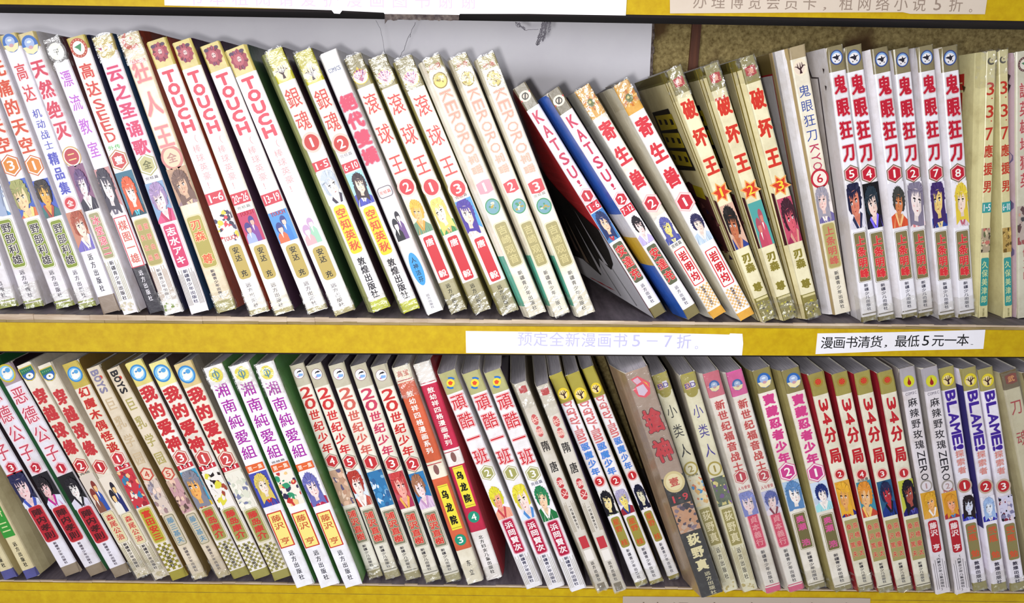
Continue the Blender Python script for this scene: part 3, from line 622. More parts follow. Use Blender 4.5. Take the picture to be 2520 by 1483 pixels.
LEDGER = []
def resolve(bk):
    """pixel measurements of the spine -> size, lean and place on the shelf"""
    xt, yt, xb, yb, w = bk['m'][:5]; ZF = ZU if bk['row'] == 'U' else ZL
    m = (xb - xt) / (yb - yt); th = math.atan(m); t_px = w * math.cos(th)
    fl = bk.get('fl', 0.0)
    sgn = 1 if th >= 0 else -1
    cxp, cyp = (xb - sgn * t_px / 2 * math.cos(th), yb + abs(t_px / 2 * math.sin(th)))
    zc = ZF + 0.0004 + (fl * math.sin(th) if th > 0 else bk.get('fr', 0) * math.sin(-th))
    P0 = atz(cxp, cyp, zc); Y0 = max(-0.012, min(0.03, P0.y)); Y0 = bk.get('Y', Y0)
    A = at(xt, yt, Y0); B = at(xb, yb, Y0); ax = A - B; H = ax.length; ang = math.atan2(-ax.x, ax.z)
    mid = (A + B) / 2; pxm, pym = (xt + xb) / 2, (yt + yb) / 2
    L_ = at(pxm - w / 2, pym, Y0); R_ = at(pxm + w / 2, pym, Y0)
    T = (R_.x - L_.x) * math.cos(ang)
    q = Vector((math.cos(ang), 0, math.sin(ang)))      # thickness direction
    u = Vector((-math.sin(ang), 0, math.cos(ang)))     # height direction
    O = B - q * (T / 2)
    lowest = min(O.z - fl * math.sin(ang), (O + q * (T + bk.get('fr', 0))).z)
    dz = ZF + 0.0003 - lowest
    bk.update(H=H - dz / math.cos(ang) * 1.0, t=T, ang=ang, Y0=Y0, A=A, u=u, q=q)
    H2 = bk['H']; O = A - u * H2 - q * (T / 2)
    lowest = min(O.z - fl * math.sin(ang), (O + q * (T + bk.get('fr', 0))).z)
    O = O + Vector((0, 0, ZF + 0.0003 - lowest)); bk['O'] = O

def edge_x(bk, z, side):
    O = bk['O'] + (bk['q'] * bk['t'] if side > 0 else Vector((0, 0, 0)))
    return O.x + bk['u'].x / bk['u'].z * (z - O.z)

def make_books(rows):
    idx = 0
    for row in rows:
        for b in row: b['fl'] = b['fr'] = 0.0; resolve(b)
        for i, b in enumerate(row):                       # how far may the covers flare before they meet the neighbour
            lf, rf = b['m'][5:7]; want_l, want_r = lf * .00030, rf * .00030
            zt = b['O'].z + b['H'] * math.cos(b['ang']) * .97; zb = b['O'].z + .004
            if i > 0:
                a = row[i - 1]; zt2 = min(zt, a['O'].z + a['H'] * math.cos(a['ang']))
                g = min(edge_x(b, z, -1) - edge_x(a, z, 1) for z in (zt2, zb)) * math.cos(b['ang'])
                b['gap'] = g; av = max(0, g - .0005 - a['fr']); b['fl'] = min(want_l, av)
            else: b['fl'] = want_l
            if i + 1 < len(row):
                a = row[i + 1]; zt2 = min(zt, a['O'].z + a['H'] * math.cos(a['ang']))
                g = min(edge_x(a, z, -1) - edge_x(b, z, 1) for z in (zt2, zb)) * math.cos(b['ang'])
                b['gr'] = g; b['fr'] = max(0, min(want_r, g * .8 - a['m'][5] * .00028))
            resolve(b)
        for i in range(1, len(row)):                     # part any pair that still touches
            a, b = row[i - 1], row[i]
            zf = ZU if b['row'] == 'U' else ZL
            tops = [min(a['O'].z + a['H'] * math.cos(a['ang']), b['O'].z + b['H'] * math.cos(b['ang'])) + .004, zf + .0005]
            def over():
                return max((edge_x(a, z, 1) + a['fr'] / math.cos(a['ang'])) - (edge_x(b, z, -1) - b['fl'] / math.cos(b['ang'])) for z in tops) + .0013
            ov = over()
            if ov > 0 and b['fl'] > 0: k = min(ov, b['fl']); b['fl'] -= k; ov = over()
            if ov > 0 and a['fr'] > 0: k = min(ov, a['fr']); a['fr'] -= k; ov = over()
            if ov > 0:
                LEDGER.append((a['label'][:26], b['label'][:26], round(ov * 1000, 2)))
                k = min(ov / 2, a['t'] * .05); a['t'] -= k
                k = min(ov / 2, b['t'] * .05); b['t'] -= k; b['O'] = b['O'] + b['q'] * k
                ov = over()
                if ov > 0: b['O'] = b['O'] + Vector((ov, 0, 0)); b['A'] = b['A'] + Vector((ov, 0, 0))
            ang = b['ang']; low = min(b['O'].z - b['fl'] * math.sin(ang), (b['O'] + b['q'] * (b['t'] + b['fr'])).z); b['O'] = b['O'] + Vector((0, 0, zf + .0003 - low))
        for b in row:
            idx += 1; one_book(b, idx)

def one_book(b, idx):
    S = b['S']; O, H, T, ang = b['O'], b['H'], b['t'], b['ang']
    base = S.get('base', '#ece8ea'); base = b.get('base', base)
    e = empty('paperback_book', O, b['label'], 'book', b['group'], (0, -ang, 0))
    ry0, ry1 = S['ref']; yt, yb = b['m'][1], b['m'][3]
    def Zr(y):                                           # template pixel -> height above the foot
        v = (y - ry0) / (ry1 - ry0); py = yt + v * (yb - yt); px = b['m'][0] + v * (b['m'][2] - b['m'][0])
        p = at(px, py, b['Y0']); return max(0.0, min(H, H - (b['A'] - p).dot(b['u'])))
    bands, els, lb = [], [], []
    for el in S['els'] + b.get('els', []):
        if el[0] == 'band': bands.append((Zr(el[1]) if el[1] > -900 else H, Zr(el[2]) if el[2] < 9000 else 0, el[3]))
        elif el[0] in ('badge',): els.append((el[0], el[1], Zr(el[2])) + el[3:])
        elif el[0] in ('emb',): els.append((el[0], el[1], Zr(el[2])) + el[3:])
        elif el[0] == 't': els.append((el[0], el[1], Zr(el[2]), Zr(el[3])) + el[4:])
        elif el[0] == 'small': els.append((el[0], el[1], Zr(el[2])) + el[3:])
        elif el[0] == 'oval': els.append((el[0], Zr(el[1]), el[2], abs(Zr(el[1] - el[3]) - Zr(el[1])), *el[4:]))
        else: els.append((el[0], Zr(el[1]), Zr(el[2])) + el[3:])
    for y1, y0, c in b.get('lb', S.get('lb', [])): lb.append((Zr(y1), Zr(y0), c))
    dep = b.get('dep', .128)
    dl, dr = b.get('dl', .010), .012
    cover_mesh(H, T, b['fl'], dl, b['fr'], dr, dep, bands, base, b.get('lc', S.get('lc', base)), b.get('rc', S.get('rc', base)), lb, idx, e, b.get('lback'), b.get('wob', S.get('wob', 1.0)))
    v, f = [], []; ins = .0009
    x0, x1 = -b['fl'] + .0006, T + b['fr'] - .0006
    pts = [(.0009, .0012), (T - .0009, .0012), (x1, dr * 1.05), (x1, dep - .0015), (x0, dep - .0015), (x0, dl * 1.05)]
    n = len(pts); v = [(x, y, .0007) for x, y in pts] + [(x, y, H - .0009) for x, y in pts]
    f = [tuple(range(n - 1, -1, -1)), tuple(range(n, 2 * n))] + [(i, (i + 1) % n, (i + 1) % n + n, i + n) for i in range(n)]
    mesh_obj('page_block', v, f, M_PAGES, e)
    pr = book_print(dict(t=T), els, b.get('num', ''), b.get('rng', ''), b.get('pics', S.get('pics', [('#e8e2dc', '#3a3040', '#f0d4c4', '#7a88b8')])), idx)
    for name, P in pr.items():                           # print that lies well apart becomes a part of its own
        order = sorted(range(len(P.f)), key=lambda i: -max(P.v[k][1] for k in P.f[i])); groups = []; low = None
        for i in order:
            hi_, lo_ = max(P.v[k][1] for k in P.f[i]), min(P.v[k][1] for k in P.f[i])
            if low is None or low - hi_ > .006: groups.append([])
            if len(groups[-1]) == 0: low = lo_
            groups[-1].append(i); low = min(low, lo_)
        if len(groups) > 1 and name in ('title_lettering', 'publisher_lettering', 'author_label', 'emblem', 'volume_badge', 'cover_picture'):
            big = []
            for g_ in groups:                            # neighbouring characters stay together
                gh = max(P.v[k][1] for i in g_ for k in P.f[i])
                if big and big[-1][1] - gh <= .016: big[-1][0].extend(g_); big[-1][1] = min(P.v[k][1] for i in g_ for k in P.f[i])
                else: big.append([list(g_), min(P.v[k][1] for i in g_ for k in P.f[i])])
            groups = [g_ for g_, _ in big]
        else: groups = [order]
        for g_ in groups:
            Q = Print(); remap = {}
            for i in sorted(g_):
                fc = []
                for k in P.f[i]:
                    if k not in remap: remap[k] = len(Q.v); Q.v.append(P.v[k])
                    fc.append(remap[k])
                Q.f.append(tuple(fc)); Q.c.append(P.c[i])
            Q.build(name, M_PRINT, e, lambda x, y, l: (x, -.00012 - .00003 * l, y))
    if b.get('lart'):                                    # art printed on the left cover, seen where the row gapes
        P = Print(); b['lart'](P, H, dep)
        def fn(d, z, l):
            q = d / dep
            x = -b['fl'] * min(1, d / dl) - .00035 - (.0003 if b.get('lback') else .00005) * l; z2 = z
            if b.get('lback'):
                (tx, tz), (bx, bz) = b['lback']; t = z / H; x -= (tx * t + bx * (1 - t)) * q; z2 += (tz * t + bz * (1 - t)) * q
            return (x, d, z2)
        Q = Print()
        for fc, cc in zip(P.f, P.c):
            pts = [P.v[i][:2] for i in fc]; ly = P.v[fc[0]][2]
            for i in range(8):
                for j in range(24):
                    Q.poly(clip(pts, dep * i / 8, dep * (i + 1) / 8, H * j / 24, H * (j + 1) / 24), cc, ly, True)
        Q.build('cover_art', M_PRINT, e, fn)
    fm = b.get('film', S.get('film', ''))
    if 'f' in fm: film_mesh(H, T, b['fl'], dl, dep, idx, e, 0.0002, H - .0003, M_SLEEVE)
    if 't' in fm: film_mesh(H, T, b['fl'], dl, dep, idx, e, H - .016 - (idx % 3) * .004, H + .0006)
    if 'b' in fm: film_mesh(H, T, b['fl'], dl, dep, idx + 99, e, 0.0001, .012 + (idx % 3) * .003)

# ------------------------------------------------------------------ what is printed on each series
TOP, BOT = -999, 9999
RED, CRM, OLV = '#cc3340', '#c41f3c', '#9a8c50'
PUBX, PUBY, PUBD = '新疆青少年出版社', '远方出版社', '敦煌出版社'
def pub(txt, y1, y0, col='#4a4658', **k): return ('t', txt, y1, y0, col, {**dict(n='publisher_lettering', sx=.28, b=.016), **k})
S_sky = dict(ref=(85, 752), base='#e9e4ea', film='b', els=[
    ('band', TOP, 122, '#a58a5a'), ('emb', 'crescent', 104, .36, {}), ('t', '无痛的天空', 142, 378, '#cf4a1c', dict(out='#f3ddd0', sx=.84, b=.035)),
    ('badge', 'h', 405, .40, '#d98a1c', dict(o1='#c8703a', o2='#f6ece4')), ('pic', 440, 532), ('label', 541, 656, '#8c9c30', '野部利雄', '#17140f', dict(o1='#c9c8a0', o2='#f2f0e6', out='#efe6e2')),
    pub(PUBY, 662, 732, '#6a6470'), ('rect', 737, 741, .03, .97, '#9aa23c'), ('band', 744, BOT, '#9aa23c')])
S_gundam = dict(ref=(84, 765), base='#e8e4ec', els=[
    ('band', TOP, 116, '#b6a468'), ('emb', 'dome', 106, .42, dict(c1='#4a70b0')), ('t', '高达', 150, 255, '#cc4348', dict(out='#f0d4d8', sx=.62, b=.02)),
    ('t', '机动战士', 266, 370, '#5a5cb8', dict(sx=.5, b=.012)), ('t', '精品集', 372, 480, '#4c4fb4', dict(out='#cfcde8', sx=.56, b=.035)),
    ('badge', 'o', 500, .3, '#cc3a44', dict(txt='全', o1='#e9c6c8')), ('pic', 520, 616), pub(PUBY, 622, 718, '#2c2838', u=.5), ('band', 727, BOT, '#8d7b6c')])
S_extinct = dict(ref=(80, 768), base='#ebe6ea', els=[
    ('band', TOP, 118, '#c2b078'), ('emb', 'dome', 110, .46, {}), ('t', '天然绝灭', 142, 345, '#cc3a58', dict(out='#ecd0d6', sx=.84, b=.04)),
    ('badge', 'o', 385, .42, '#b83a48', dict(txt='二', o1='#c8a460', o2='#f2e6d8', tc='#ecd08a')), ('pic', 405, 516), ('label', 524, 634, '#a8a078', '冰堂涼二', '#d44a66', dict(o1='#cfc8a0', o2='#efe8e0', out='#f0d6d4', u0=.2, u1=.8)),
    ('stripes', 642, 738, '#a09a58', dict(k=3)), pub(PUBX, 640, 738, '#2c2838'), ('spots', 740, 766, ['#d8d0bc', '#c8c0a8'])])
S_drift = dict(ref=(94, 765), base='#efeaf4', film='t', els=[
    ('band', TOP, 152, '#6c6468'), ('badge', 'o', 128, .45, '#f4f4ec', dict(txt='', o1='#8a8688')), ('t', '中', 117, 139, '#8494c0', dict(sx=.34, b=0, n='emblem')),
    ('t', '漂流教室', 165, 398, '#b866c4', dict(out='#ecdcf2', sx=.66, b=.012)), ('pic', 415, 527), ('label', 536, 655, '#f2e8dc', '楳图一雄', '#cf6a62', dict(o1='#c84458', u0=.14, u1=.86, r=.02)),
    ('band', 655, BOT, '#1a1222'), pub(PUBY, 664, 742, '#efeaf0')])
S_seed = dict(ref=(90, 768), base='#ece8e8', film='b', els=[
    ('band', TOP, 122, '#b2a04e'), ('emb', 'ringed', 118, .44, dict(c1='#b8503c')), ('t', '高达', 152, 240, '#cb3c36', dict(out='#f2d6c8', sx=.7, b=.03)),
    ('t', 'SEED', 242, 350, '#c83432', dict(out='#f2d6c8', sx=.5, b=.02, sh=-.15)), ('small', '外传', 362, .0032, '#5cb85c'), ('badge', 'h', 394, .38, '#c44848', dict(txt='壹', o1='#b48a5c', o2='#efe4d6')),
    ('pic', 422, 530), ('label', 540, 650, '#b0a468', '漫矢立画|富野由悠', '#cf5444', dict(o1='#d4caa0', u0=.14, u1=.86, out='#efd8c0', sx=.7)),
    ('stripes', 655, 738, '#a8804c', dict(k=4)), ('rect', 655, 738, .36, .64, '#efeae4'), pub(PUBX, 660, 736, '#6a6470'), ('spots', 742, 766, ['#8aa048', '#d6d2c0'])])
S_cloud = dict(ref=(88, 765), base='#efe9ee', film='t', els=[
    ('band', TOP, 128, '#c0b06c'), ('emb', 'eye', 118, .46, {}), ('t', '云之圣诵歌', 156, 384, '#cf3c6c', dict(out='#f0c8d8', sx=.8, b=.04)),
    ('badge', 'h', 405, .38, '#c0ba88', dict(txt='全', tc='#6c6a34', o1='#a8a468', o2='#f0ecdc')), ('small', '完结篇', 437, .0022, '#5a5460'), ('pic', 448, 546),
    ('label', 552, 656, '#d03c70', '志水アキ', '#f6eef2', dict(o1='#e8b8c8', o2='#f6eef2', b=.03)), ('stripes', 662, 748, '#8a8070', dict(k=4)), pub(PUBX, 662, 745, '#2c3058')])
S_kyo = dict(ref=(82, 762), base='#e2d2b4', film='tb', els=[
    ('band', TOP, 122, '#c8b488'), ('emb', 'crescent', 100, .42, {}), ('t', '狂人王', 132, 374, '#d88c8e', dict(out='#ecc8b4', sx=.78, b=.035)),
    ('badge', 'o', 388, .40, '#e0cdb0', dict(txt='全', tc='#b88c80', o1='#cc8a84')), ('pic', 412, 502), ('label', 532, 656, '#b4a85a', '刃森 尊', '#d8603c', dict(o1='#d8caa0', o2='#e6d8b8', out='#ecd49c', u0=.15, u1=.85)),
    pub(PUBX, 662, 732), ('band', 738, BOT, '#b0a868')])
def s_touch(base): return dict(ref=(107, 762), base=base, rc='#42203c', film='b', els=[
    ('band', TOP, 172, '#c4b262'), ('emb', 'crest', 137, .38, {}), ('t', 'TOUCH', 180, 330, '#d24a5e', dict(out='#f6d6da', sx=.52, b=.075, ob=.13, gy=.8)),
    ('t', '（棒球英豪！', 336, 466, '#e4a4a6', dict(out='#f6e2e2', sx=.4, b=0)), ('range', 473, 500, '#cc3c50'), ('pic', 518, 592),
    ('label', 600, 681, '#c0ab62', '安达 充', '#1a1612', dict(u0=.2, u1=.84, sx=.52, r=.3)), pub(PUBY, 690, 750, '#8a8488'), ('band', 753, 763, '#b6aa74')])
S_gin = dict(ref=(122, 759), base='#f1ecee', lc='#a9ac72', rc='#3c2438', film='tb', els=[
    ('band', TOP, 200, '#bdb62c'), ('emb', 'antler', 176, .44, dict(c1='#efdca0', c2='#f0e4c0')), ('t', '銀魂', 212, 325, '#cc4840', dict(out='#f0d8cc', sx=.8, b=.008)),
    ('badge', 'o', 350, .40, '#c4342c', dict(o1='#ecc4b8')), ('range', 395, 417, '#cc3848'), ('pic', 420, 500),
    ('label', 505, 622, '#dcd22c', '空知英秋', '#d2552c', dict(u0=.16, u1=.84, r=.3, sx=.85, out='#e6c44c')), pub(PUBD, 632, 732, '#2a2630', gy=.98, sx=.44, b=.03), ('band', 737, BOT, '#c6cc2e')])
S_twin = dict(ref=(130, 767), base='#f3f0f2', lc='#e8e6e6', els=[
    ('small', 'COMICS', 173, .0028, '#3a4c80'), ('t', '絕代雙嬌', 232, 406, '#d04668', dict(out='#8a5a8c', mid='#e88a94', sx=.88, b=.05, ob=.1)),
    ('label', 462, 484, '#f8f4f2', '', RED, dict(o1='#8a8088', u0=.12, u1=.88)), ('small', '完结篇', 473, .0026, '#cf5040', dict(L=6)), ('pic', 508, 590),
    ('oval', 662, .34, 40, '#4aa4dc', {}), ('t', '人神洁芬', 632, 694, '#16324e', dict(sx=.32, b=.012)), pub(PUBY, 722, 758, '#8a8890')])
S_ball = dict(ref=(137, 764), base='#f2eeec', lc='#aba264', rc='#a8a070', film='tb', els=[
    ('band', TOP, 212, '#8c8150'), ('emb', 'fan', 186, .44, {}), ('t', 'COMIC', 204, 211, '#c8bc80', dict(sx=.12, n='emblem')), ('t', '滾球王', 216, 440, '#d24a48', dict(out='#f2d8cc', sx=.8, b=.008, gy=.7)),
    ('badge', 'o', 459, .42, '#d03c48', dict(o1='#efd0c8')), ('pic', 486, 572), ('label', 580, 686, '#d03a46', '唐   毅', '#f6e4e0', dict(u0=.2, u1=.8, b=.03)),
    ('band', 690, BOT, '#aaa27e'), pub(PUBY, 696, 758, '#3c3a2c')])
S_frog = dict(ref=(141, 772), base='#f3eddc', lc='#f2ecdc', lb=[(622, 745, '#5fae9a')], film='tb', els=[
    ('band', TOP, 172, '#a4975c'), ('small', '动漫', 163, .0036, '#c4503c'), ('emb', 'disc', 197, .4, dict(c1='#9a8440', c2='#dcd07c')),
    ('t', 'KERORO军曹', 222, 430, '#dd9c8a', dict(out='#a8745c', mid='#f6ead8', sx=.62, b=.0, ob=.055, rot=True)), ('badge', 'q', 460, .40, '#cf4450', {}), ('emb', 'disc', 508, .42, dict(c1='#4a9a6c', c2='#7ca8b4')),
    ('label', 548, 652, '#aea474', '吉崎观音', '#cfc490', dict(o1='#d2c890', o2='#efe8d2', u0=.16, u1=.84)), pub(PUBX, 664, 762, '#6c6a6c')])
S_kat = dict(ref=(215, 772), base='#f1ecf0', els=[
    ('band', TOP, 268, '#6f6652'), ('emb', 'slashring', 242, .40, {}), ('t', 'KATSU!', 274, 462, '#c42858', dict(out='#e8a8bc', mid='#f6eaf0', sx=.5, b=.05, ob=.13, mo=.1, gy=.74)),
    ('badge', 'h', 484, .40, '#c83448', dict(o1='#ecb8c0', o2='#f4e8ea')), ('range', 500, 519, '#cf3448'), ('pic', 521, 592),
    ('label', 598, 691, '#6c7058', '安達充', '#cf3a40', dict(u0=.14, u1=.86, out='#f0c8b8', sx=.9, b=.04)), pub(PUBY, 697, 744, '#5a5a6c'), ('band', 750, BOT, '#7c7148')])
S_para = dict(ref=(213, 772), base='#f1ece2', lc='#f6f1e2', rc='#cfc4a4', film='t', els=[
    ('band', TOP, 283, '#dfa848'), ('emb', 'rays', 250, .44, {}), ('t', '寄生兽', 288, 468, '#d23848', dict(out='#efb8bc', mid='#f0d0cc', sx=.86, b=.05, gy=.74)),
    ('badge', 'h', 497, .44, '#cc3c4c', dict(o1='#efc0c0', o2='#f0dcd8')), ('pic', 526, 592), ('label', 610, 692, '#f4eee6', '岩明均', '#cf3440', dict(o1='#d8484c', u0=.16, u1=.8, b=.045, r=.12)),
    ('check', 698, 750, '#e4bf84', dict(k=7)), pub(PUBX, 700, 746, '#4a4460'), ('band', 755, BOT, '#dfa640')])
S_break = dict(ref=(152, 781), base='#e8dfba', lc='#eee2b2', rc='#7c6c3c', film='tb', lb=[(TOP, 178, '#7d7438')], els=[
    ('band', TOP, 214, '#8e8450'), ('badge', 'q', 186, .34, '#b84040', dict(txt='漫', tc='#ecb8a4')), ('t', '破坏王', 218, 430, '#cf3e2e', dict(out='#f0cca0', sx=.88, b=.055, gy=.84)),
    ('badge', 's', 462, .48, '#d4482c', dict(o1='#e8b068', tc='#f0d048')), ('pic', 492, 600), ('label', 608, 716, None, '刃森 尊', '#8f8438', dict(u0=.12, u1=.88, out='#c6bc84', b=.05)),
    ('band', 722, BOT, '#8a8040'), ('spots', 735, 778, ['#c8c03c', '#e0d8b8', '#4c4624', '#a8a040'], dict(k=22)), ('rect', 724, 729, .08, .92, '#d6cc9c')])
S_kyo6 = dict(ref=(112, 776), base='#ece4d0', lc='#cbb184', rc='#cbb88c', film='', els=[
    ('band', TOP, 142, '#ac9a78'), ('emb', 'antler', 165, .42, dict(c1='#efe4cc', c2='#e8d8c8')), ('t', '鬼眼狂刀', 205, 350, '#3c56a4', dict(sx=.72, b=0)),
    ('t', 'KYO', 355, 420, '#c04468', dict(sx=.55, rot=True, b=0)), ('badge', 'o', 440, .42, '#f0e6dc', dict(tc='#c43448', o1='#c43448')), ('pic', 460, 548),
    ('label', 552, 660, '#b8ab72', '上条明峰', '#d06460', dict(u0=.14, u1=.86, o1='#d8cfa8')), pub(PUBX, 668, 762, '#5c5a5c')])
S_oni = dict(ref=(112, 781), base='#edeaf0', lc='#e9e4e8', film='b', els=[
    ('band', TOP, 174, '#857a58'), ('emb', 'birdring', 141, .38, {}), ('t', '鬼眼狂刀', 178, 398, '#c2203c', dict(out='#9a8a8c', mid='#f0d4d6', sx=.76, b=.05, ob=.1, gy=.9)),
    ('badge', 'h', 424, .38, '#c4243c', dict(o1='#7a7258', o2='#e8b8b8')), ('pic', 446, 556), ('label', 567, 684, '#8a7f58', '上条明峰', '#d83640', dict(o1='#9a9480', o2='#ece8e8', u0=.15, u1=.85, r=.1, b=.04, out='#e8a894')),
    pub('新疆少儿出版社', 690, 756, '#3c3c54'), ('rect', 761, 764, .04, .96, '#8c8478'), ('band', 769, BOT, '#82784a')])
S_337 = dict(ref=(125, 781), base='#dad09c', lc='#efe6b0', rc='#dcd29c', wob=1.3, film='t', els=[
    ('emb', 'crescent', 150, .4, dict(c1='#4c4430')), ('t', '3.3.7', 200, 347, '#c4402c', dict(sx=.72, b=.025)), ('t', '應援男', 350, 480, '#c6432e', dict(sx=.9, b=.03, gy=.92)),
    ('range', 498, 523, '#48a4a0', {}), ('pic', 561, 621), ('label', 634, 752, '#409c98', '久保美津郎', '#cfd8a4', dict(u0=.1, u1=.9, b=.02)), pub(PUBY, 758, 778, '#7a7444')])
S_hero = dict(ref=(140, 781), base='#ddd8c4', lc='#e8cce0', film='f', els=[
    ('emb', 'ringed', 172, .36, dict(c1='#6a2c34')), ('t', '訴英雄地獄英', 212, 470, '#c43c44', dict(sx=.6, b=.02, out='#f0d4cc')), ('pic', 510, 602),
    ('t', '俱五郎', 608, 690, '#c46068', dict(sx=.4, b=0)), pub(PUBX, 712, 770, '#5c5a5c')])
# ---- lower shelf
S_green = dict(ref=(905, 1415), base='#d8caa0', rc='#b8a878', els=[
    ('t', '正义之士', 910, 1190, '#3c9a44', dict(sx=.7)), ('label', 1195, 1318, '#3c9a3c', '高桥三', '#cfd8a0', dict(u0=.02, u1=.86, r=.02)), pub(PUBY, 1330, 1392, '#2c2820', gy=.9), ('band', 1398, BOT, '#51508e')])
S_duke = dict(ref=(898, 1410), base='#e4dfe8', rc='#2a1a20', els=[
    ('band', TOP, 944, '#a08c94'), ('emb', 'swirl', 918, .46, dict(c1='#c8b838')), ('t', '恶德公子', 948, 1136, '#c85468', dict(out='#efdade', sx=.78, b=.008, sh=.08)),
    ('badge', 'h', 1151, .26, '#bf2c40', dict(o1='#e8b8c0')), ('pic', 1166, 1246), ('label', 1248, 1330, '#b42434', '陣内孝則', '#4a0c14', dict(o1='#e8c4c4', o2='#c84850', u0=.14, u1=.86, b=.03)),
    pub(PUBX, 1334, 1388, '#5a4c5c'), ('band', 1391, BOT, '#8c7c68')])
S_pass = dict(ref=(895, 1413), base='#e3d9c8', film='b', els=[
    ('emb', 'shield', 918, .44, {}), ('t', '穿越球缘', 952, 1120, '#c2383e', dict(out='#eed8c0', mid='#d88478', sx=.76, b=.045)),
    ('badge', 'h', 1145, .36, '#c0343c', dict(o1='#c8584c', o2='#efe0d0')), ('pic', 1168, 1256), ('label', 1260, 1330, '#ddd0a8', '森尾公治', '#cc4444', dict(o1='#a09a60', o2='#ece4cc', u0=.2, u1=.8)),
    ('stripes', 1334, 1398, '#8c8438', dict(k=3)), pub(PUBX, 1334, 1394, '#2c2838'), ('spots', 1400, 1416, ['#d8ccb0', '#c8bc98'])])
S_puppet = dict(ref=(888, 1419), base='#e4dacb', rc='#8a6c34', els=[
    ('band', TOP, 950, '#bfa944'), ('emb', 'swirl', 918, .42, {}), ('t', '幻魔木偶怪谈', 948, 1112, '#c2302e', dict(out='#ecd8b8', sx=.68, b=.04)),
    ('badge', 'h', 1127, .34, '#c84048', dict(o1='#d89a90', o2='#efe0d4')), ('range', 1142, 1152, '#c43040', dict(txt='1-3')), ('pic', 1155, 1245),
    ('label', 1250, 1332, '#b5a93c', '富田安三', '#d2402c', dict(o1='#c8b860', o2='#e8dca8', u0=.16, u1=.84, b=.04)), ('check', 1336, 1400, '#9a9034', dict(k=5)), pub(PUBY, 1345, 1395, '#2c2838'), ('band', 1403, BOT, '#9c9034')])
def s_school(dark): return dict(ref=(905, 1419), base='#dccdb6', film='b', rc='#8a7444', els=[
    ('t', 'BOYS', 912, 968, dark, dict(rot=True, sx=.5, b=.05)), ('badge', 'o', 932, .12, '#d8482c', dict(txt='', u=.74)), ('t', '巨乳学园', 972, 1150, '#b4a868' if dark != '#8c86a0' else '#ccb898', dict(sx=.7, b=.02, gy=.7)),
    ('badge', 'h', 1167, .36, '#e4cdb8', dict(tc='#c85040', o1='#c85c48')), ('pic', 1182, 1262), ('label', 1268, 1338, '#c9c0ac', '藤三基夫', '#6a94ac', dict(o1='#9c9474', u0=.18, u1=.82)),
    pub(PUBX, 1345, 1405, '#6c6468'), ('band', 1410, BOT, '#cabd98')])
def s_god(c, base='#e9e2dc'): return dict(ref=(885, 1417), base=base, rc='#53423a', els=[
    ('band', TOP, 943, c), ('emb', 'swirl', 914, .44, {}), ('t', '我的爱神', 944, 1110, '#c6323c', dict(out='#f0dcc4', sx=.84, b=.05)),
    ('badge', 'h', 1125, .34, '#c85050', dict(o1='#c07868', o2='#eee0d4')), ('range', 1140, 1151, '#c43040', dict(txt='1口1')), ('pic', 1156, 1246),
    ('label', 1249, 1326, '#a39c5c', '藤岛康介', '#cf3a3a', dict(o1='#b8b07c', o2='#e8e0c8', u0=.16, u1=.84, b=.03)), ('check', 1330, 1398, '#a0985c', dict(k=6)), pub(PUBX, 1336, 1394, '#3c3848'), ('band', 1401, BOT, '#98904a')])
S_shonan = dict(ref=(900, 1435), base='#f0eef4', lc='#4c8c54', rc='#5a8c50', film='t', els=[
    ('emb', 'phi', 922, .34, {}), ('t', '湘南純愛組', 940, 1130, '#a92aa4', dict(sx=.72, b=.012)), ('range', 1140, 1157, '#dc6c38', dict(txt='第一集', tc='#f4dcc8')), ('pic', 1160, 1242),
    ('label', 1260, 1340, '#eee08a', '藤沢 亨', '#c4402c', dict(o1='#cc4030', u0=.14, u1=.8, r=.02, b=.008)), pub(PUBY, 1350, 1424, '#4a4854')])
def s_cent(c): return dict(ref=(896, 1417), base='#e7e2d4', film='b', rc='#2c2030', els=[
    ('band', TOP, 950, '#bdb6a0'), ('emb', 'moon', 920, .34, {}), ('t', '20世纪少年', 952, 1117, c, dict(out='#efd8cc', sx=.72, b=.035, sh=.12)),
    ('badge', 'h', 1135, .38, '#c43a40', dict(o1='#98907c', o2='#ecc4bc')), ('pic', 1156, 1242), ('label', 1252, 1334, '#8d8a74', '浦沢直樹', '#cf4038', dict(o1='#a8a490', o2='#e4dfd0', u0=.14, u1=.86, r=.1, out='#e8b8a0', b=.03)),
    pub('新疆少儿出版社', 1340, 1394, '#3c3844'), ('rect', 1397, 1399, .04, .96, '#8c8878'), ('band', 1403, BOT, '#a8a078')])
def s_temple(col, o):
    return dict(ref=(0, 1000), base='#e6dcc8' if o == 'T' else '#ece6e2', rc='#d8cfc4' if o == 'T' else '#9c1c28', film='tb', els=[])
S_cool = dict(ref=(913, 1440), base='#ece8ec', lc='#dcd8d8', els=[
    ('band', TOP, 963, '#adaa74'), ('emb', 'arcs', 940, .38, {}), ('t', '頑酷一班', 964, 1142, '#c8303c', dict(out='#d87478', mid='#f4e4e2', sx=.84, b=.012, ob=.07)),
    ('badge', 'h', 1161, .34, '#aaa86c', dict(o1='#b8b488', o2='#ece8e0')), ('pic', 1190, 1272), ('label', 1276, 1356, '#b8244c', '浜岡賢次', '#f2e8e8', dict(o1='#e0a8b4', u0=.2, u1=.8, b=.03)),
    ('stripes', 1362, 1432, '#a8a290', dict(k=3)), pub(PUBX, 1360, 1430, '#3a3c60')])
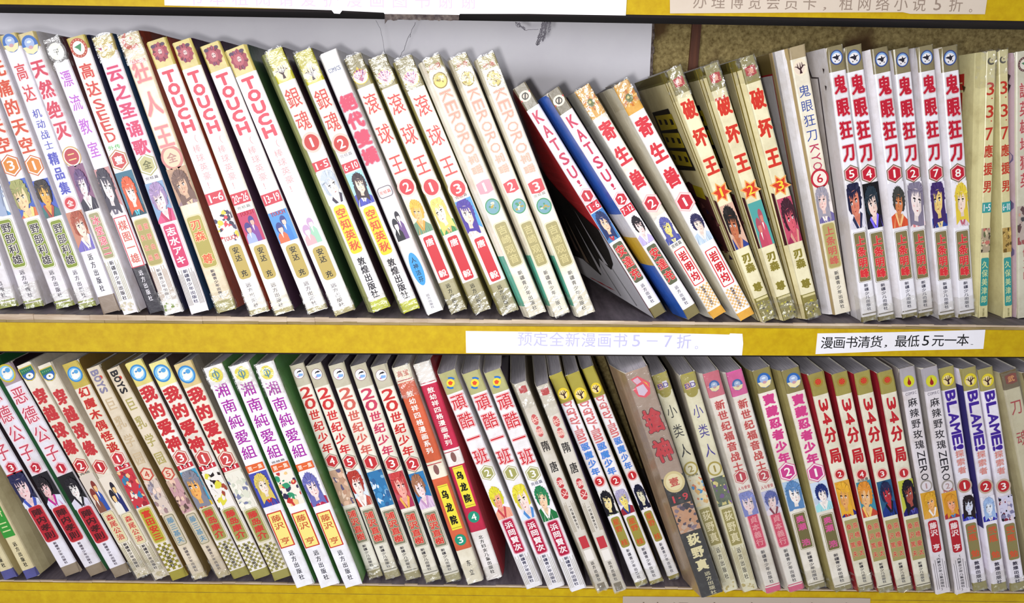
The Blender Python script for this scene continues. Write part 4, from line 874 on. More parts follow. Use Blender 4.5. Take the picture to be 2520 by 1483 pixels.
S_tang = dict(ref=(940, 1456), base='#d4ccc0', lc='#c6bea8', rc='#9a8c78', film='tb', els=[
    ('badge', 'q', 957, .3, '#c04848', dict(txt='')), ('oval', 1031, .24, 13, '#c86a68', {}), ('oval', 1060, .24, 13, '#c86a68', {}), ('small', '长', 1031, .005, '#e8c8bc'), ('small', '篇', 1060, .005, '#e8c8bc'),
    ('t', '隋唐', 1070, 1172, '#2a2628', dict(sx=.62, b=.02, gy=.95)), ('oval', 1186, .26, 13, '#c24a4e', {}), ('oval', 1213, .26, 13, '#c24a4e', {}), ('small', '演', 1186, .005, '#efd4cc'), ('small', '义', 1213, .005, '#efd4cc'),
    ('stripes', 1232, 1304, '#a89c84', dict(k=4)), ('t', '一代枭雄争天下', 1240, 1300, '#3c383c', dict(sx=.2, n='publisher_lettering')), ('rect', 1318, 1346, .2, .8, '#c4424c'), ('rect', 1350, 1376, .2, .8, '#ece6e0'),
    pub(PUBY, 1378, 1428, '#3c383c'), ('rect', 1432, 1452, .2, .8, '#8c8270')])
S_gray = dict(ref=(917, 1437), base='#ece8ea', lc='#a89a48', rc='#8a7430', film='b', els=[
    ('band', TOP, 988, '#a2963a'), ('emb', 'antler', 968, .42, {}), ('t', 'D.Gray-man', 988, 1088, '#cf6468', dict(rot=True, out='#b84850', mid='#f2e4e2', sx=.62, b=.0, ob=.05)),
    ('t', '驱魔少年', 1088, 1170, '#4a8cd0', dict(out='#b8b0dc', sx=.62, b=.03)), ('badge', 'o', 1184, .34, '#c23038', dict(o1='#e4b4b0')), ('pic', 1206, 1266),
    ('label', 1272, 1346, '#a49a4c', '星野 桂', '#d25a34', dict(u0=.16, u1=.84, r=.3, b=.02)), pub(PUBX, 1350, 1424, '#4a4658'), ('band', 1430, BOT, '#988c40')])
S_kujaku = dict(ref=(910, 1466), base='#a38c7e', lc='#9c8268', rc='#2c1c1c', film='f', lb=[(1168, BOT, '#1e1618')], els=[
    ('emb', 'logo', 950, .40, {}), ('t', '搶神', 996, 1140, '#c2303c', dict(out='#5c1c24', sx=.76, b=.05, ob=.09, sh=-.12, gy=.98)), ('band', 1168, BOT, '#17100f'),
    ('badge', 'o', 1181, .36, '#e8dcb4', dict(txt='壹', tc='#c4483c', o1='#d8c898')), ('range', 1208, 1232, '#17100f', dict(txt='1-9', tc='#d23a48')), ('pic', 1234, 1300),
    ('t', '荻野真', 1304, 1396, '#e8deb4', dict(sx=.56, b=.045, n='author_label')), pub(PUBY, 1398, 1456, '#dcd4b4', u=.6)])
def s_small(c): return dict(ref=(918, 1451), base='#e6e0c4', lc='#c8c0b0', rc='#6a3c24', film='f', els=[
    ('band', TOP, 962, '#a79c46'), ('oval', 962, .38, 14, '#a79c46', dict(n='emblem')), ('rect', 940, 956, .2, .47, '#d8a88c', dict(n='emblem', lay=1)), ('rect', 938, 954, .5, .8, '#e0dcea', dict(n='emblem', lay=1)), ('small', 'BD', 947, .0034, '#5a3c9a'),
    ('t', '小类人', 986, 1130, c, dict(sx=.66, b=.0, gy=.7)), ('badge', 'o', 1152, .36, '#e6e0c4', dict(tc='#a8953c', o1='#b4a44c')), ('pic', 1172, 1242),
    ('label', 1249, 1338, '#a59a56', '荻野真', '#eee4c0', dict(o1='#d8cf9c', o2='#ece4c4', u0=.14, u1=.86, r=.08)), ('stripes', 1342, 1428, '#a8964c', dict(k=3)), pub(PUBY, 1344, 1424, '#5c5648'), ('spots', 1431, 1449, ['#c4b478', '#e8dfc0'])])
def s_evan(c, base='#ebe3dc'): return dict(ref=(912, 1453), base=base, lc='#d9d4ce', rc='#7c2c20', film='f', els=[
    ('band', TOP, 972, c), ('emb', 'dome', 946, .32, {}), ('t', '新世纪福音战士', 980, 1158, '#c44444', dict(out='#f0ccc4', sx=.6, b=.035)),
    ('badge', 'h', 1170, .34, '#c43c50', dict(o1='#cc8a80', o2='#f0e4dc')), ('range', 1190, 1203, '#ebe3dc', dict(txt='人与使徒', tc='#c43444')), ('pic', 1206, 1264),
    ('label', 1262, 1344, '#d8486c', '貞本義行', '#f0a8b0', dict(o1='#f0b8c0', u0=.2, u1=.8, b=.02)), pub(PUBX, 1350, 1432, '#4c4850'), ('rect', 1435, 1437, .04, .96, '#d8547c'), ('band', 1440, BOT, '#d8547c')])
S_ninja = dict(ref=(906, 1444), base='#e8e0d2', lc='#948856', rc='#948856', film='b', els=[
    ('band', TOP, 962, '#857a48'), ('emb', 'dome', 934, .38, {}), ('t', '寶藏忍者少年', 966, 1138, '#cf4c8c', dict(out='#f2c4d4', sx=.66, b=.05)),
    ('badge', 'h', 1158, .40, '#cc4c92', dict(o1='#d888a8', o2='#f2e6e6')), ('pic', 1180, 1250), ('label', 1260, 1344, '#7d744c', '奥瀬 浩', '#d8649c', dict(o1='#857c58', o2='#ece4d4', u0=.18, u1=.82, r=.1, b=.03)),
    pub(PUBX, 1354, 1424, '#4c4850'), ('rect', 1428, 1430, .04, .96, '#8c8468'), ('band', 1433, BOT, '#8a7f50')])
S_34 = dict(ref=(913, 1451), base='#e6dfca', lc='#9c2430', rc='#9c2028', film='b', els=[
    ('band', TOP, 967, '#9c9048'), ('emb', 'seal', 936, .30, {}), ('t', '34', 976, 1042, '#c22c36', dict(rot=True, sx=.52, b=.05)), ('t', '分局', 1040, 1142, '#c22c36', dict(sx=.74, b=.05, gy=.95)),
    ('badge', 'o', 1163, .28, '#c2343c', dict(o1='#e8c0b4')), ('pic', 1180, 1266), ('label', 1275, 1374, '#aca26c', '桑沢篤夫|高橋慶太', '#cc4a44', dict(u0=.08, u1=.92, r=.04, out='#ddc49c', b=.02)),
    pub('新疆少儿出版社', 1380, 1430, '#3c3844'), ('rect', 1434, 1436, .04, .96, '#6c6450'), ('band', 1439, BOT, '#948a5c')])
S_rose = dict(ref=(901, 1458), base='#ded6da', lc='#a09894', rc='#8a8484', els=[
    ('band', TOP, 958, '#a9a2a8'), ('emb', 'drop', 935, .34, dict(c1='#cfd03c', c2='#d8d040')), ('small', 'COMIC', 965, .0022, '#8a8490'), ('t', '麻辣野玫瑰', 974, 1104, '#2c2830', dict(sx=.6, b=.008)), ('t', 'ZERO', 1106, 1180, '#2c2830', dict(rot=True, sx=.48, b=.0)),
    ('badge', 'o', 1193, .3, '#ded6da', dict(tc='#b89a98', o1='#a8a098')), ('pic', 1208, 1272), ('label', 1278, 1356, '#b82434', '藤沢 亨', '#f0dedc', dict(u0=.2, u1=.8, r=.3, b=.03)),
    ('stripes', 1374, 1446, '#5c5a60', dict(k=2)), pub('（内蒙古少年儿童出版社）', 1362, 1450, '#5c5a60')])
S_blame = dict(ref=(902, 1449), base='#ece6f0', lc='#e9e2ee', film='b', els=[
    ('band', TOP, 956, '#9d9258'), ('emb', 'antler', 932, .40, dict(c1='#dccb38')), ('t', 'BLAME!', 958, 1104, '#4c2a9c', dict(rot=True, sx=.6, b=.05, out='#c4b4d8')),
    ('t', '探索者', 1104, 1164, '#d87068', dict(out='#c89088', mid='#f2e4e0', sx=.56, b=.0, ob=.05)), ('badge', 'o', 1192, .38, '#c23038', dict(o1='#c8b4a0')), ('pic', 1216, 1276),
    ('label', 1284, 1372, '#958a5c', '弐瓶 勉', '#d8603c', dict(u0=.14, u1=.86, b=.03)), pub(PUBD, 1376, 1430, '#4c4658', sx=.36, b=.03), ('band', 1428, BOT, '#948a50')])
S_blade = dict(ref=(908, 1455), base='#cfc6a8', lc='#c6bc94', rc='#b8ac80', film='f', els=[
    ('band', TOP, 952, '#6c5a38'), ('badge', 'q', 928, .34, '#8c3c24', dict(txt='武', tc='#e0a060')), ('t', '刀魂', 958, 1112, '#b8343c', dict(sx=.72, b=.0, gy=.8)),
    ('badge', 'o', 1180, .3, '#c8bc94', dict(tc='#8c8058', txt='1')), ('pic', 1210, 1300), ('label', 1310, 1380, '#b0a478', '沙村', '#8c8058', {})])

# ------------------------------------------------------------------ the rows, left to right
UP, LOW = [], []
def U(S, xt, yt, xb, yb, w, lf, rf, label, group, **k): UP.append(dict(S=S, m=(xt, yt, xb, yb, w, lf, rf), row='U', label=label, group=group, **k))
def L(S, xt, yt, xb, yb, w, lf, rf, label, group, **k): LOW.append(dict(S=S, m=(xt, yt, xb, yb, w, lf, rf), row='L', label=label, group=group, **k))
g = 'pale paperbacks with a green author label on the upper shelf'
U(S_sky, -213, 85, 18, 752, 52, 0, 8, 'pale paperback cut by the left frame edge, only its green-striped foot in view', g, num='5', pics=[('#d8d8e4', '#6a4c3c', '#ecc8b0', '#7c98c0')])
U(S_sky, -150, 86, 84, 752, 52, 0, 16, 'pale paperback with green author label, second from the left end of upper shelf', g, num='4', pics=[('#dfe4ee', '#a8b4cc', '#f0d4c0', '#5a94c4')])
U(S_sky, -93, 88, 158, 752, 51, 0, 14, 'pale paperback with orange title, volume badge 3 and blond figure in orange', g, num='3', pics=[('#4c6cc0', '#a8a86c', '#f0d4a8', '#dc7c4c', 'face', '#f2d88c')])
U(S_sky, -38, 88, 215, 752, 47, 0, 4, 'pale paperback with orange title, volume badge 1 and dark-haired figure in teal', g, num='1', pics=[('#4c64bc', '#33241f', '#e8b458', '#3c7c7c', 'face', '#b4503c')])
g = 'single paperbacks at the left of the upper shelf'
U(S_gundam, 18, 84, 272, 765, 46, 0, 2, 'pale paperback with red and violet-blue title characters and a taupe foot band', g, pics=[('#c88c74', '#b05c44', '#f2dccc', '#8074c0')])
U(S_extinct, 64, 80, 321, 768, 46, 0, 3, 'pale paperback with crimson title above a purple-haired portrait and olive label', g, pics=[('#8c5c80', '#6c4c80', '#f0e0e0', '#2c2440')])
U(S_drift, 119, 94, 376, 765, 44, 0, 10, 'white paperback with lilac title, red-framed label and black foot', g, rc='#5c3034', pics=[('#c89494', '#40384c', '#ece2e0', '#e4dcdc', 'face', '#6c6478')])
U(S_seed, 184, 90, 427, 768, 48, 0, 12, 'pale paperback with red serif letters and green subtitle above an orange-haired portrait', g, rc='#1c1c3c', pics=[('#2c7088', '#dc6430', '#f6e4d8', '#1c4c5c', 'face', '#50b8c8')])
U(S_cloud, 249, 88, 491, 765, 50, 0, 10, 'pale paperback with pink title, pink author label and a figure in pink', g, rc='#1a3a60', pics=[('#8ca8c8', '#a890b8', '#f2dcd8', '#dc5c8c', 'face', '#c43868')])
U(S_kyo, 314, 82, 557, 762, 54, 0, 8, 'yellowed film-wrapped paperback with faded pink title and sepia portrait', g, rc='#7c3424', pics=[('#c09c80', '#7c5c50', '#d8b498', '#a0848c', 'face', '#e0c4a4')])
g = 'white paperbacks with stacked red letters under a gold crest'
U(s_touch('#f6f1ec'), 384, 97, 638, 768, 55, 0, 14, 'white stacked-red-letter paperback marked 1~6, leftmost of four', g, rc='#a2422c', rng='1~6', els=[('small', 'TOUCH', 583, .003, '#cc3444', dict(L=16))], pics=[('#e8e4e0', '#3c3854', '#d8cc50', '#4c4468', 'scene', '#d84858')])
U(s_touch('#f5efe2'), 445, 99, 698, 767, 57, 0, 14, 'cream stacked-red-letter paperback marked 20~26, second of four', g, rng='20~26', els=[('small', '完结篇', 508, .0022, '#8a8488'), ('small', 'TOUCH', 523, .003, '#cc3444', dict(L=16))], pics=[('#c4406c', '#4c3c8c', '#e8b4a4', '#8c4ca0', 'figures', '#a8b4e0')])
U(s_touch('#f8f4f2'), 512, 107, 778, 763, 58, 0, 14, 'white stacked-red-letter paperback marked 13~19, third of four', g, rng='13~19', els=[('small', 'TOUCH', 523, .003, '#cc3444', dict(L=16))], pics=[('#5c9cd4', '#3c4c94', '#f0ccc0', '#4c8cd0', 'figures', '#e87850')])
U(s_touch('#f9f6f5'), 577, 117, 848, 767, 58, 0, 18, 'white stacked-red-letter paperback with blank range strip, rightmost of four', g, rng='', rc='#2c4a30', els=[('range', 472, 501, '#f9f6f5', dict(txt='7~12', tc='#ecdcdc', L=6))], pics=[('#e8dce8', '#c8a8c8', '#f6e4dc', '#a8d0b8', 'figures', '#e8b4b8')])
g = 'lime-footed paperbacks with a yellow author label'
U(S_gin, 672, 122, 938, 759, 48, 30, 4, 'white lime-footed paperback with badge 1 and a pale blue picture', g, num='1', rng='1-5', pics=[('#e4eaf0', '#c4ccd8', '#f2e8e0', '#dce8f0', 'face', '#3c2c48')])
U(S_gin, 744, 125, 1012, 762, 48, 30, 4, 'white lime-footed paperback with badge 2 and a black-haired figure', g, num='2', rng='6-10', els=[('small', '完结篇', 378, .0024, '#8a8488')], pics=[('#a8dcec', '#3c2430', '#f2dcc8', '#5058b8', 'face', '#f6f0e8')])
U(S_twin, 806, 127, 1070, 767, 46, 20, 4, 'white paperback with puffy pink title, two suited figures and a blue oval', 'single paperbacks in the middle of the upper shelf', pics=[('#f2eef0', '#2c2838', '#ecdcd8', '#7c5c94', 'figures', '#22242c')])
g = 'olive-capped paperbacks with three spaced red characters'
U(S_ball, 866, 137, 1128, 764, 47, 22, 3, 'olive-capped paperback with red badge 2 and an orange-haired face in goggles', g, num='2', pics=[('#efe4d0', '#e8bc4c', '#f2c88c', '#7ca084', 'face', '#e8a84c')])
U(S_ball, 927, 139, 1188, 764, 47, 22, 3, 'olive-capped paperback with red badge 1 and a blond figure in blue goggles', g, num='1', pics=[('#f2eee8', '#e8d47c', '#f4ead8', '#4ca060', 'face', '#f0b478')])
U(S_ball, 991, 142, 1255, 767, 48, 22, 3, 'olive-capped paperback with red badge 3 and a violet-haired figure on blue', g, num='3', els=[('small', '完结篇', 478, .0024, '#6a6468')], pics=[('#5ca4dc', '#4c30a0', '#f2dccc', '#f0d4cc')])
g = 'cream paperbacks with sideways outlined letters and a teal side band'
U(S_frog, 1060, 141, 1322, 772, 48, 26, 3, 'cream sideways-lettered paperback with pale pink square badge 1', g, num='1', els=[('badge', 'q', 460, .40, '#e0a0ac', dict(txt='1', L=6))])
U(S_frog, 1128, 136, 1384, 772, 44, 26, 3, 'cream sideways-lettered paperback with red badge, middle one of three', g, num='2')
U(S_frog, 1194, 136, 1443, 772, 48, 28, 0, 'cream sideways-lettered paperback with red square badge 3, beside the gap', g, num='3', els=[('small', '完结篇', 480, .0022, '#8a8488')])
g = 'steeply leaning paperbacks with stacked crimson letters and a dark cap'
def art_hair(P, H, dep):
    P.poly([(.0, 0), (dep, 0), (dep, H * .46), (.0, H * .40)], '#c9c7cc', 0)
    P.poly([(.002, H * .40), (.03, H * .44), (.07, H * .51), (dep, H * .62), (dep, H * .10), (.10, H * .12), (.07, H * .08), (.052, H * .2), (.034, H * .17), (.02, H * .22), (.009, H * .3)], '#120a0e', 1)
    for a, b, c in ((.06, .10, '#c9c7cc'), (.085, .12, '#8c7868'), (.1, .16, '#6c5850'), (.035, .19, '#c9c7cc'), (.115, .2, '#8c7868')): P.poly([(a, H * b), (a + .008, H * b), (a + .012, H * (b + .26))], c, 2)
    for a in (.02, .045): P.poly([(a, H * .02), (a + .001, H * .02), (a + .012, H * .24), (a + .011, H * .24)], '#4a4a48', 2)
def art_cloth(P, H, dep):
    P.poly([(0, 0), (dep, 0), (dep, H * .5), (0, H * .52)], '#dcdadf', 0); P.poly([(0, 0), (dep, 0), (dep, H * .14), (0, H * .3)], '#c8c42c', 1)
    P.poly([(0, H * .46), (.05, H * .4), (.07, H * .3), (.02, H * .2), (0, H * .24)], '#d4a42c', 2)
    for k in range(5): P.poly([(.004, H * (.42 - k * .03)), (.06, H * (.36 - k * .03)), (.004, H * (.415 - k * .03))], '#7c2c1c', 3)
U(S_kat, 1277, 210, 1625, 773, 42, 0, 2, 'leaning crimson-lettered paperback with badge 1, its red cover hanging open over the gap', g, num='1', rng='1-6', lc='#b8242c', dl=.006, wob=.6,
  lback=((.0, 0.0), (.032, .034)), lart=art_hair, pics=[('#4c88c4', '#243a70', '#f4d0b4', '#4c8cbc', 'face', '#c83040')])
U(S_kat, 1360, 217, 1709, 773, 42, 34, 2, 'leaning crimson-lettered paperback with badge 2 and a bright blue cover side', g, num='2', rng='7-12', lc='#2a5cb8', lart=None, dl=.03, lb=[(512, 570, '#dcdadf'), (570, 640, '#d0aa2c'), (640, BOT, '#c6c234')], rc='#2c2c60', els=[('small', '完结篇', 590, .002, '#3c3848')],
  pics=[('#f2eef0', '#261c28', '#f6dcd8', '#c4b8e0')])
g = 'leaning cream paperbacks with an orange cap and checked foot'
U(S_para, 1432, 213, 1770, 773, 46, 42, 2, 'leaning orange-capped paperback with red badge 2 and a blue-haired sketch', g, num='2', dl=.03, els=[('small', '完结篇', 598, .0028, '#3c3848')], pics=[('#eee8e0', '#6a6cac', '#ecdc8c', '#5460a8', 'face', '#f2e8a8')])
U(S_para, 1528, 198, 1839, 777, 48, 52, 2, 'leaning orange-capped paperback with red badge 1 and a dark-haired sketch', g, num='1', dl=.035, base='#f4f0f0', pics=[('#ece8ec', '#3c3864', '#f0dcd0', '#c4d4e4')])
g = 'yellowed film-wrapped paperbacks with a torn red three-character title'
def art_gold(P, H, dep):
    P.poly([(0, H * .97), (dep, H * .97), (dep, H), (0, H)], '#6f6430', 0)
    P.poly([(.018, H * .62), (.095, H * .6), (.1, H * .86), (.03, H * .87)], '#1c1820', 1)
    for k in range(3):
        P.poly([(.024, H * (.635 + k * .077)), (.09, H * (.625 + k * .077)), (.092, H * (.69 + k * .077)), (.026, H * (.695 + k * .077))], '#b8a830', 2)
        for j in range(3): P.poly([(.03 + j * .022, H * (.652 + k * .077)), (.04 + j * .022, H * (.65 + k * .077)), (.04 + j * .022, H * (.675 + k * .077)), (.03 + j * .022, H * (.672 + k * .077))], '#1c1820', 3)
    P.poly([(0, H * .3), (dep, H * .2), (dep, H * .5), (.06, H * .56), (0, H * .5)], '#5c3038', 1); P.poly([(.02, H * .5), (.05, H * .5), (.05, H * .55), (.02, H * .55)], '#c8b830', 3)
    for k in range(14): P.poly([(.008 + .009 * (k % 7), H * (.26 + .02 * k)), (.02 + .009 * (k % 7), H * (.25 + .02 * k)), (.016 + .009 * (k % 7), H * (.275 + .02 * k))], ('#3c2c5c', '#8c5c5c', '#2c2028')[k % 3], 2)
    for k in range(2): P.poly([(0.004 + k * .004, 0), (.005 + k * .004, 0), (.005 + k * .004, H), (.004 + k * .004, H)], '#8c7c3c', 1)
U(S_break, 1658, 165, 1896, 784, 40, 30, 2, 'yellowed torn-red-title paperback with star badge 1 and a wide open golden cover side', g, num='1', lart=art_gold, pics=[('#d8b4a0', '#241c1c', '#c47c58', '#3c4c94', 'face', '#d8a080')])
U(S_break, 1750, 154, 1947, 781, 40, 22, 2, 'yellowed torn-red-title paperback with star badge 2 and a teal-backed picture', g, num='2', lart=art_gold, pics=[('#5ca8a4', '#b45c6c', '#d8887c', '#cc5c74', 'figures', '#c4546c')])
U(S_break, 1838, 139, 2005, 781, 40, 16, 2, 'yellowed torn-red-title paperback with star badge 3 and a crimson picture', g, num='3', lart=art_gold, pics=[('#c85874', '#4c2434', '#d86878', '#a4345c', 'face', '#d8a090')])
g = 'paperbacks with a crimson four-character title, round badge cap and olive label'
def art_frame(P, H, dep):
    c = '#5c5458'; 
    P.poly([(0.02, H * .9), (.022, H * .9), (.022, 0), (.02, 0)], c, 0); P.poly([(.02, H * .9), (.034, H * .905), (.038, H * .945), (dep, H * .945), (dep, H * .95), (.036, H * .95), (.032, H * .91), (.02, H * .905)], c, 0)
    for z in (.93, .87): P.poly([(.008, H * z), (.011, H * (z + .004)), (.010, H * (z - .016))], '#3c3034', 1)
def art_white(P, H, dep):
    P.poly([(0, 0), (.022, 0), (.022, H), (0, H)], '#cbb588', 0)
    P.poly([(.022, H * .925), (dep, H * .925), (dep, H), (.022, H)], '#8e7c4c', 0); P.poly([(.022, H * .92), (dep, H * .92), (dep, H * .926), (.022, H * .926)], '#b8303c', 1); P.poly([(.022, 0), (.0235, 0), (.0235, H * .92), (.022, H * .92)], '#b8404c', 1)
    P.poly(ell(.112, H * .83, .026, H * .07, 18), '#d8b83c', 1); P.poly(ell(.112, H * .83, .021, H * .056, 18), '#c8502c', 2)
    for k in (0, 1):
        P.ch('漫画'[k], .05 + .022 * (1 - k), H * .72, .018, .016, '#8ab0cc', .05, lay=2); P.ch('漫画'[k], .05 + .022 * (1 - k), H * .72, .018, .016, '#eef2f4', 0, lay=3)
U(S_kyo6, 1961, 113, 2077, 772, 44, 20, 2, 'tan-edged paperback with handwritten blue title and red outlined number 6', 'single paperbacks at the right of the upper shelf', num='6', lc='#f6f2f6', lb=[], lart=art_white, pics=[('#ece4e0', '#a8a4b0', '#f0d4cc', '#7c74a8')])
P_ = [('5', 2052, 2140, 112, 789, 44, ('#ece8ee', '#28284c', '#dc8c74', '#dcd8e4', 'face', '#34385c'), 'a navy-haired youth'), ('4', 2098, 2183, 111, 787, 44, ('#141018', '#2c3c48', '#f0d8cc', '#241c38', 'face', '#8c7cf0'), 'a half-shadowed face on black'),
      ('1', 2166, 2241, 117, 782, 42, ('#e8e4ea', '#4c4c48', '#d88c5c', '#d8603c', 'face', '#f0c890'), 'a grey-haired tanned face'), ('2', 2219, 2281, 117, 778, 42, ('#f0ecf0', '#8c8498', '#f2e4e0', '#f0dcdc', 'face', '#e08c90'), 'a silver-haired face over a raised arm'),
      ('7', 2277, 2331, 112, 784, 42, ('#e6e0ec', '#4c3474', '#ecd088', '#3450a4', 'face', '#e8d49c'), 'long violet hair'), ('8', 2336, 2382, 112, 781, 42, ('#f2eef2', '#e4cc4c', '#f4ded0', '#e8e0e8', 'face', '#c86c7c'), 'a blond head')]
for n, xt, xb2, yt, yb, w, pc, d in P_:
    U(S_oni, xt, yt, xb2, yb, w, 18, 0, 'white crimson-titled paperback with red hexagon %s and %s' % (n, d), g, num=n, pics=[pc], **(dict(lart=art_frame) if n in '51' else {}))
g = 'thin cream paperbacks with a red dotted number title'
def art_yel(P, H, dep):
    P.poly([(.022, H * .87), (.06, H * .87), (.06, H * .925), (.022, H * .93)], '#c83c34', 1); P.poly([(.024, H * .79), (.06, H * .8), (.06, H * .862), (.024, H * .86)], '#c83c34', 1); P.poly([(.024, H * .894), (.06, H * .894), (.06, H * .898), (.024, H * .898)], '#efe6b0', 2)
    P.poly([(.02, H * .88), (.025, H * .89), (.022, H * .86)], '#5c5034', 1); P.poly([(.08, 0), (dep, 0), (dep, H * .6), (.09, H * .64)], '#a4c8b8', 0)
U(S_337, 2441, 125, 2420, 781, 25, 8, 0, 'left one of two thin cream number-titled paperbacks, beside a wide pale yellow cover', g, rng='1~5', lart=art_yel, pics=[('#b4a48c', '#4c4434', '#d8c8a8', '#6c7450', 'scene', '#c87c70')])
U(S_337, 2465, 122, 2479, 781, 24, 2, 0, 'right one of two thin cream number-titled paperbacks, against the pink-sided book', g, rng='6~10', pics=[('#b89c5c', '#5c4c28', '#d8bc74', '#7c6434', 'scene', '#c8a86c')])
def art_pink(P, H, dep):
    for k in range(8): P.poly(ell(.01 + .004 * (k % 3), H * (.62 - .06 * k), .008, H * .025, 9), ('#9084b8', '#a898c4', '#7c78a0')[k % 3], k % 3)
    for z in (.92, .885): P.poly([(.004, H * z), (.008, H * (z + .01)), (.007, H * (z - .03))], '#4c3c44', 1)
U(S_hero, 2521, 124, 2526, 783, 44, 30, 0, 'pink-sided film-wrapped paperback with red characters, cut by the right frame edge', 'single paperbacks at the right of the upper shelf', lart=art_pink, pics=[('#c8b8b0', '#2c2430', '#a84c4c', '#5c1c24', 'scene', '#d8a898')])

g = 'khaki paperbacks with a purple foot at the left of the lower shelf'
L(S_green, -256, 905, 24, 1419, 38, 0, 22, 'khaki purple-footed paperback cut by the left frame edge', g)
L(S_green, -192, 905, 78, 1417, 38, 0, 8, 'khaki purple-footed paperback with green author label and a wide pale cover side', g, rc='#ccc094')
g = 'lavender-white paperbacks with a brushed pink title and red author label'
L(S_duke, -118, 898, 177, 1408, 50, 0, 8, 'pink-titled paperback with badge 3 and a red strip over its portrait', g, num='3', els=[('range', 1163, 1170, '#c03038', dict(txt=''))], pics=[('#2c2c50', '#2c2c58', '#ecd0d0', '#e0e0ec', 'face', '#4c60b8')])
L(S_duke, -58, 898, 237, 1408, 50, 0, 10, 'pink-titled paperback with badge 2 and a magenta-scarfed portrait', g, num='2', rc='#2c6a3c', pics=[('#1c1620', '#241a24', '#e8c4c4', '#dcdcec', 'face', '#c42c94')])
L(S_duke, 5, 898, 299, 1411, 50, 0, 10, 'pink-titled paperback with badge 1 and a black-and-white portrait', g, num='1', pics=[('#1a161c', '#241e28', '#ece8e4', '#d8d4e0', 'face', '#1c1820')])
g = 'cream paperbacks with a green and blue shield cap'
L(S_pass, 56, 895, 351, 1414, 43, 0, 3, 'shield-capped cream paperback with grey words under its badge, left of the pair', g, num='2', els=[('small', '完结', 1163, .002, '#5c5650')], pics=[('#d8ccc0', '#8c3c34', '#e8c08c', '#3c5cac', 'figures', '#8c5c4c')])
L(S_pass, 107, 896, 396, 1418, 43, 0, 4, 'shield-capped cream paperback without words under its badge, right of the pair', g, num='1', pics=[('#e4dacc', '#2c2434', '#ecc890', '#2c3474', 'figures', '#e8e4dc')])
g = 'single paperbacks at the left of the lower shelf'
L(S_puppet, 166, 891, 436, 1419, 48, 0, 4, 'gold-capped paperback with six red characters and a red and teal picture', g, num='1', pics=[('#c8404c', '#a02c3c', '#ecc090', '#3c88ac', 'scene', '#e8dcd0')])
g = 'faded tan paperbacks with olive title characters'
L(s_school('#8c86a0'), 227, 903, 492, 1419, 40, 0, 3, 'faded tan paperback with washed-out violet letters at its top', g, num='4', pics=[('#d8c8bc', '#a88c8c', '#ecd4c4', '#b0a8b4', 'scene', '#8c8490')])
L(s_school('#221c24'), 272, 905, 546, 1415, 40, 0, 6, 'faded tan paperback with bold black sideways letters at its top', g, num='5', pics=[('#c8a0a4', '#8c6c6c', '#e8c8b4', '#c8b09c', 'scene', '#6c5450')])
g = 'paperbacks with a blue swirl disc and four bold red characters'
L(s_god('#dccf78'), 324, 888, 590, 1415, 50, 0, 4, 'swirl-disc paperback with badge 3 and a yellow-haired figure on blue', g, num='3', pics=[('#58a8c8', '#8c8c98', '#ecb468', '#e4c43c', 'face', '#c43c50')])
L(s_god('#e2d98c'), 385, 889, 642, 1417, 50, 0, 4, 'swirl-disc paperback with badge 1 and a white, black and yellow picture', g, num='1', pics=[('#ece6e0', '#f2ece8', '#2c1c1c', '#dcd44c', 'scene', '#a8503c')])
L(s_god('#d2ba80', '#e4dccc'), 446, 892, 694, 1419, 50, 0, 6, 'swirl-disc paperback with tan cap, badge 2 and a pale sketchy picture', g, num='2', rc='#8c8478', pics=[('#e8e4d8', '#ccd0c0', '#f0ece0', '#8488a8', 'scene', '#dcdccc')])
g = 'white paperbacks with five purple characters and green rope-patterned sides'
L(S_shonan, 522, 900, 750, 1437, 52, 4, 6, 'white purple-titled paperback with a blue picture, leftmost of three', g, lc='#8c8478', pics=[('#4c54b0', '#d8c46c', '#f0e0d4', '#4450a8', 'face', '#c8442c')])
L(S_shonan, 586, 896, 810, 1437, 52, 12, 6, 'white purple-titled paperback with small grey words above its orange strip, middle of three', g, rng='', els=[('small', '完结篇', 1135, .0018, '#6c6870')], pics=[('#ece4d8', '#3c3458', '#e8c890', '#3c9c74', 'scene', '#c8403c')])
L(S_shonan, 649, 893, 870, 1437, 52, 12, 6, 'white purple-titled paperback with a long-haired figure in crimson, rightmost of three', g, pics=[('#ece8f0', '#7474b4', '#f2dcd8', '#b82c54', 'face', '#c83c64')])
g = 'cream paperbacks with a red number title and a round moon emblem'
for n, xt, yt, xb2, yb, c, pc, d in (('4', 720, 896, 918, 1417, '#c43c38', ('#c8a890', '#c49c84', '#e4c0a8', '#6c6484', 'scene', '#e8d0bc'), 'a tan picture'), ('5', 770, 895, 965, 1418, '#cc3a3c', ('#dce4ec', '#b84438', '#f4e4dc', '#c86050', 'face', '#f2ece8'), 'a laughing red-capped boy'),
    ('1', 825, 896, 1016, 1421, '#cc6c60', ('#3c80b0', '#3c6c9c', '#90b8d4', '#4c94c4', 'scene', '#dce4ec'), 'a blue picture and faded red title'), ('3', 879, 897, 1066, 1426, '#c84a68', ('#c8606c', '#c84c4c', '#f0b0a4', '#b43c64', 'face', '#e8b45c'), 'an open-mouthed red-haired face'),
    ('2', 930, 898, 1116, 1426, '#c83c38', ('#3c84b8', '#a8785c', '#f2dcdc', '#dcc4dc', 'face', '#c8a0c4'), 'a wide-eyed brown-haired face')):
    L(s_cent(c), xt, yt, xb2, yb, 42, 3, 3, 'number-titled paperback with hexagon %s and %s' % (n, d), g, num=n, pics=[pc])
